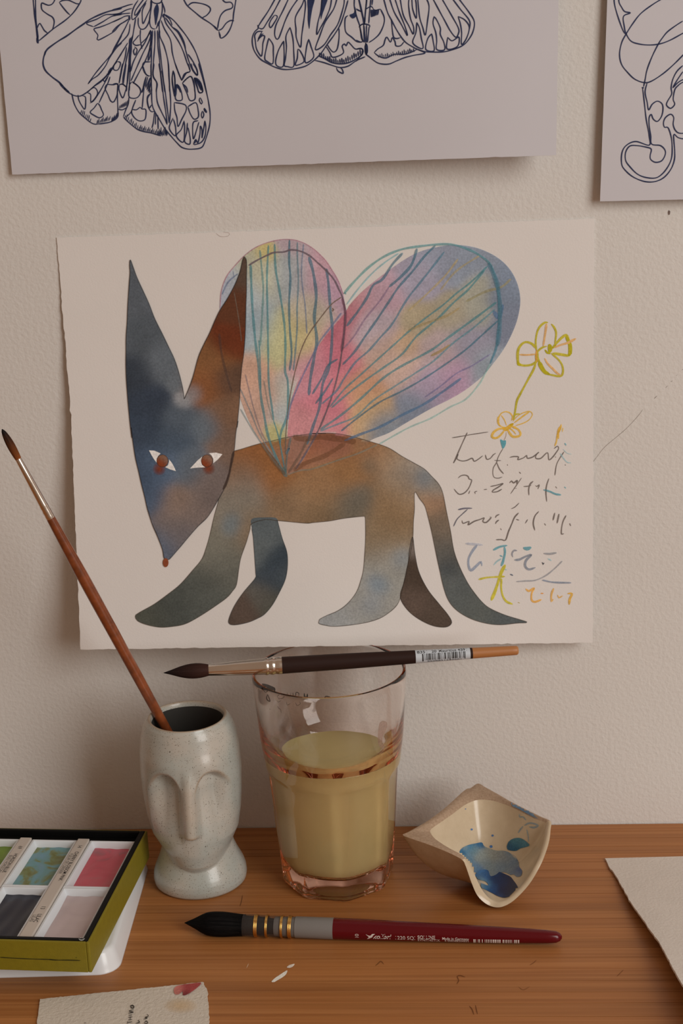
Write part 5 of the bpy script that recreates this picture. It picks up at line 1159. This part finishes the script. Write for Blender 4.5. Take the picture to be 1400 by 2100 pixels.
layer('paint_stain', ds, smooth_line(D4('680,830 730,795 780,800 800,845 850,830 870,812 920,830 960,850 985,880 1010,915 1022,950 1015,985 990,1005 950,1008 910,1018 860,1005 820,985 780,965 740,945 700,925 680,895 720,900 780,920 760,890 700,870'), True, 3),
      dfun([(984,1790,(66,108,156),6),(998,1796,(52,96,150),5),(1012,1798,(22,58,108),6),(1020,1806,(16,44,92),6),(1032,1812,(20,40,86),6),(1045,1820,(26,30,66),7),(1052,1828,(24,26,60),6),(1030,1828,(20,30,72),7),(1012,1822,(30,70,122),6),(1000,1815,(66,108,145),5),(985,1810,(104,128,140),6),(1058,1832,(30,40,90),4),(1025,1838,(34,64,118),4)], .95, 6), .0003, dish, 4, M_WET, 'deep navy paint puddle')
layer('paint_stain', ds, smooth_line(D4('930,610 945,570 980,545 1030,538 1070,555 1112,595 1080,612 1040,622 1005,642 960,640 935,630'), True, 3), dfun([(1042,1735,(40,85,115),8),(1055,1722,(75,125,140),7),(1075,1730,(80,125,140),8),(1060,1740,(40,92,120),7)], .93), .0003, dish, 4, M_WET, 'teal paint drop')
for cx_, cy_, r_ in ((805, 608, 3.1), (817, 520, 2.4), (647, 471, 2.2), (598, 307, 1.2)):
    x, y = C4(cx_, cy_); layer('paint_drop', ds, ell(x, y, r_, r_*.9, 14), const((58, 92, 132), .9), .0003, dish, 2, M_WET)
BLP = pc((105, 130, 142), .5)
strokes('paint_stain', ds, [(D4('1030,345 1035,372 1060,370 1085,400'), 2.6, BLP), (D4('1060,445 1040,470 1020,500'), 3, BLP), (D4('1090,470 1100,520 1105,570'), 2.4, BLP), (D4('1070,440 1110,420 1150,425 1180,440 1150,455 1110,450'), 4, BLP), (D4('950,660 1000,690 1020,740'), 2, pc((110,125,135),.4))], .00028, dish, label='thin blue paint rings', mat=M_WET)
rs = MeshSheet(rv, rf)
layer('paint_stain', rs, smooth_line(D4('965,258 985,252 1020,272 1060,290 1100,312 1110,335 1140,345 1150,362 1180,385 1130,365 1080,338 1020,305 975,285'), True, 3), dfun([(1055,1652,(112,138,165)),(1080,1665,(98,130,162)),(1095,1675,(120,138,155))], .85), .0003, dish, 4, label='blue stain on the rim')

# ================================================================== papers on the desk
CD = S
card = thing('note_card', tuple(on_z(250, 2080, 0)), 'torn rough cotton paper card with handwriting and a red paint dab', 'card')
cs_ = DeskSheet(lambda x, y: 0.0009+0.0006*max(0, (x+.15)/.05)*max(0, min(1, (y+.24)/.05)))
e5 = lambda t: S((0, 1960), 3.0435, t)
polyc = ragged(*e5('250,270 1100,182'), .35, 60, 11)+ragged(*e5('1100,182 1262,163'), .4, 12, 12)+ragged(*e5('1262,163 1290,205'), .7, 6, 13)+ragged(*e5('1290,205 1300,300'), .6, 10, 14)+ragged((e5('1300,300')[0]), (434, 2190), .6, 30, 15)+ragged((434, 2190), (62, 2205), .3, 30, 16)+ragged((62, 2205), e5('250,270')[0], .25, 40, 17)
sheet_mesh('paper_sheet', cs_, polyc, M_COTTON, card, 12, 0.0008)
layer('paint_dab', cs_, smooth_line(e5('1085,210 1100,190 1140,180 1200,172 1255,168 1235,195 1195,225 1160,245 1140,245 1140,222 1115,240 1090,238'), True, 3), paintfun([(362,2030,(166,98,86),6),(370,2028,(158,86,78),5),(382,2024,(136,56,54),6),(398,2018,(146,62,58)),(379,2037,(105,40,40),5)], .93, sig=8), .0004, card, 4, label='red watercolour dab')
def tanf(V):
    d = np.hypot((V[:, 0]-370)/36, (V[:, 1]-2062)/17); return np.concatenate([np.tile(alb((182,150,112)), (len(V), 1)), (0.55*np.clip(1-d, 0, 1)**.7)[:, None]], 1)
layer('tan_stain', cs_, ell(370, 2062, 36, 17, 30), tanf, .0003, card, 5, label='faint tan wash')
IK = pc((38, 30, 26), .9)
NOTE = [(e5('822,330 815,312 826,308 836,318 830,328 818,322'), 2.2, IK), (e5('800,358 832,352 806,344 836,336'), 1.7, IK), (e5('802,372 826,368'), 1.7, IK), (e5('800,385 828,380'), 1.7, IK), (e5('798,400 826,396'), 1.7, IK), (e5('814,383 812,398'), 1.7, IK), (e5('796,416 826,412'), 1.7, IK), (e5('797,408 796,424'), 1.7, IK), (e5('846,422 872,414 862,404 870,398'), 1.7, IK), (e5('900,418 912,406 922,416 914,426 900,418'), 1.7, IK), (e5('896,396 920,388 904,384 926,376 916,362'), 1.7, IK), (e5('524,420 538,418'), 1.6, IK)]
for i0, i1 in ((0, 8), (8, 9), (9, 11), (11, 12)):
    strokes('handwriting', cs_, NOTE[i0:i1], .0004, card, label='small dark capitals written sideways')

block = thing('paper_pad_sheet', tuple(on_z(1390, 1850, 0)), 'blank deckle-edged watercolour sheet curling up off the desk', 'paper')
P0b = on_z(1240, 1765, .002)
def h_block(x, y):
    s_ = max(0, (P0b[1]-y)/.165); lf = math.exp(-max(0, (x-P0b[0]-.02))/.09)
    return 0.0012+.0150*min(2.0, s_)**1.25*lf
bs = DeskSheet(h_block)
edge = smooth_line(S((1200, 1720), 5.525, '222,220 270,310 340,410 400,520 470,640 540,760 620,870 690,970 770,1080 830,1170 920,1330 1000,1480 1105,1660'), False, 5)
r_ = np.random.default_rng(3); edge = [(x+r_.normal(0, .55), y+r_.normal(0, .4)) for x, y in edge]
polyb = [(1240, 1760)]+edge[1:]+[(1500, 2190), (1545, 2270), (1700, 2270), (1700, 1742), (1400, 1756)]
sheet_mesh('paper_sheet', bs, polyb, M_BLOCK, block, 14, 0.0012)
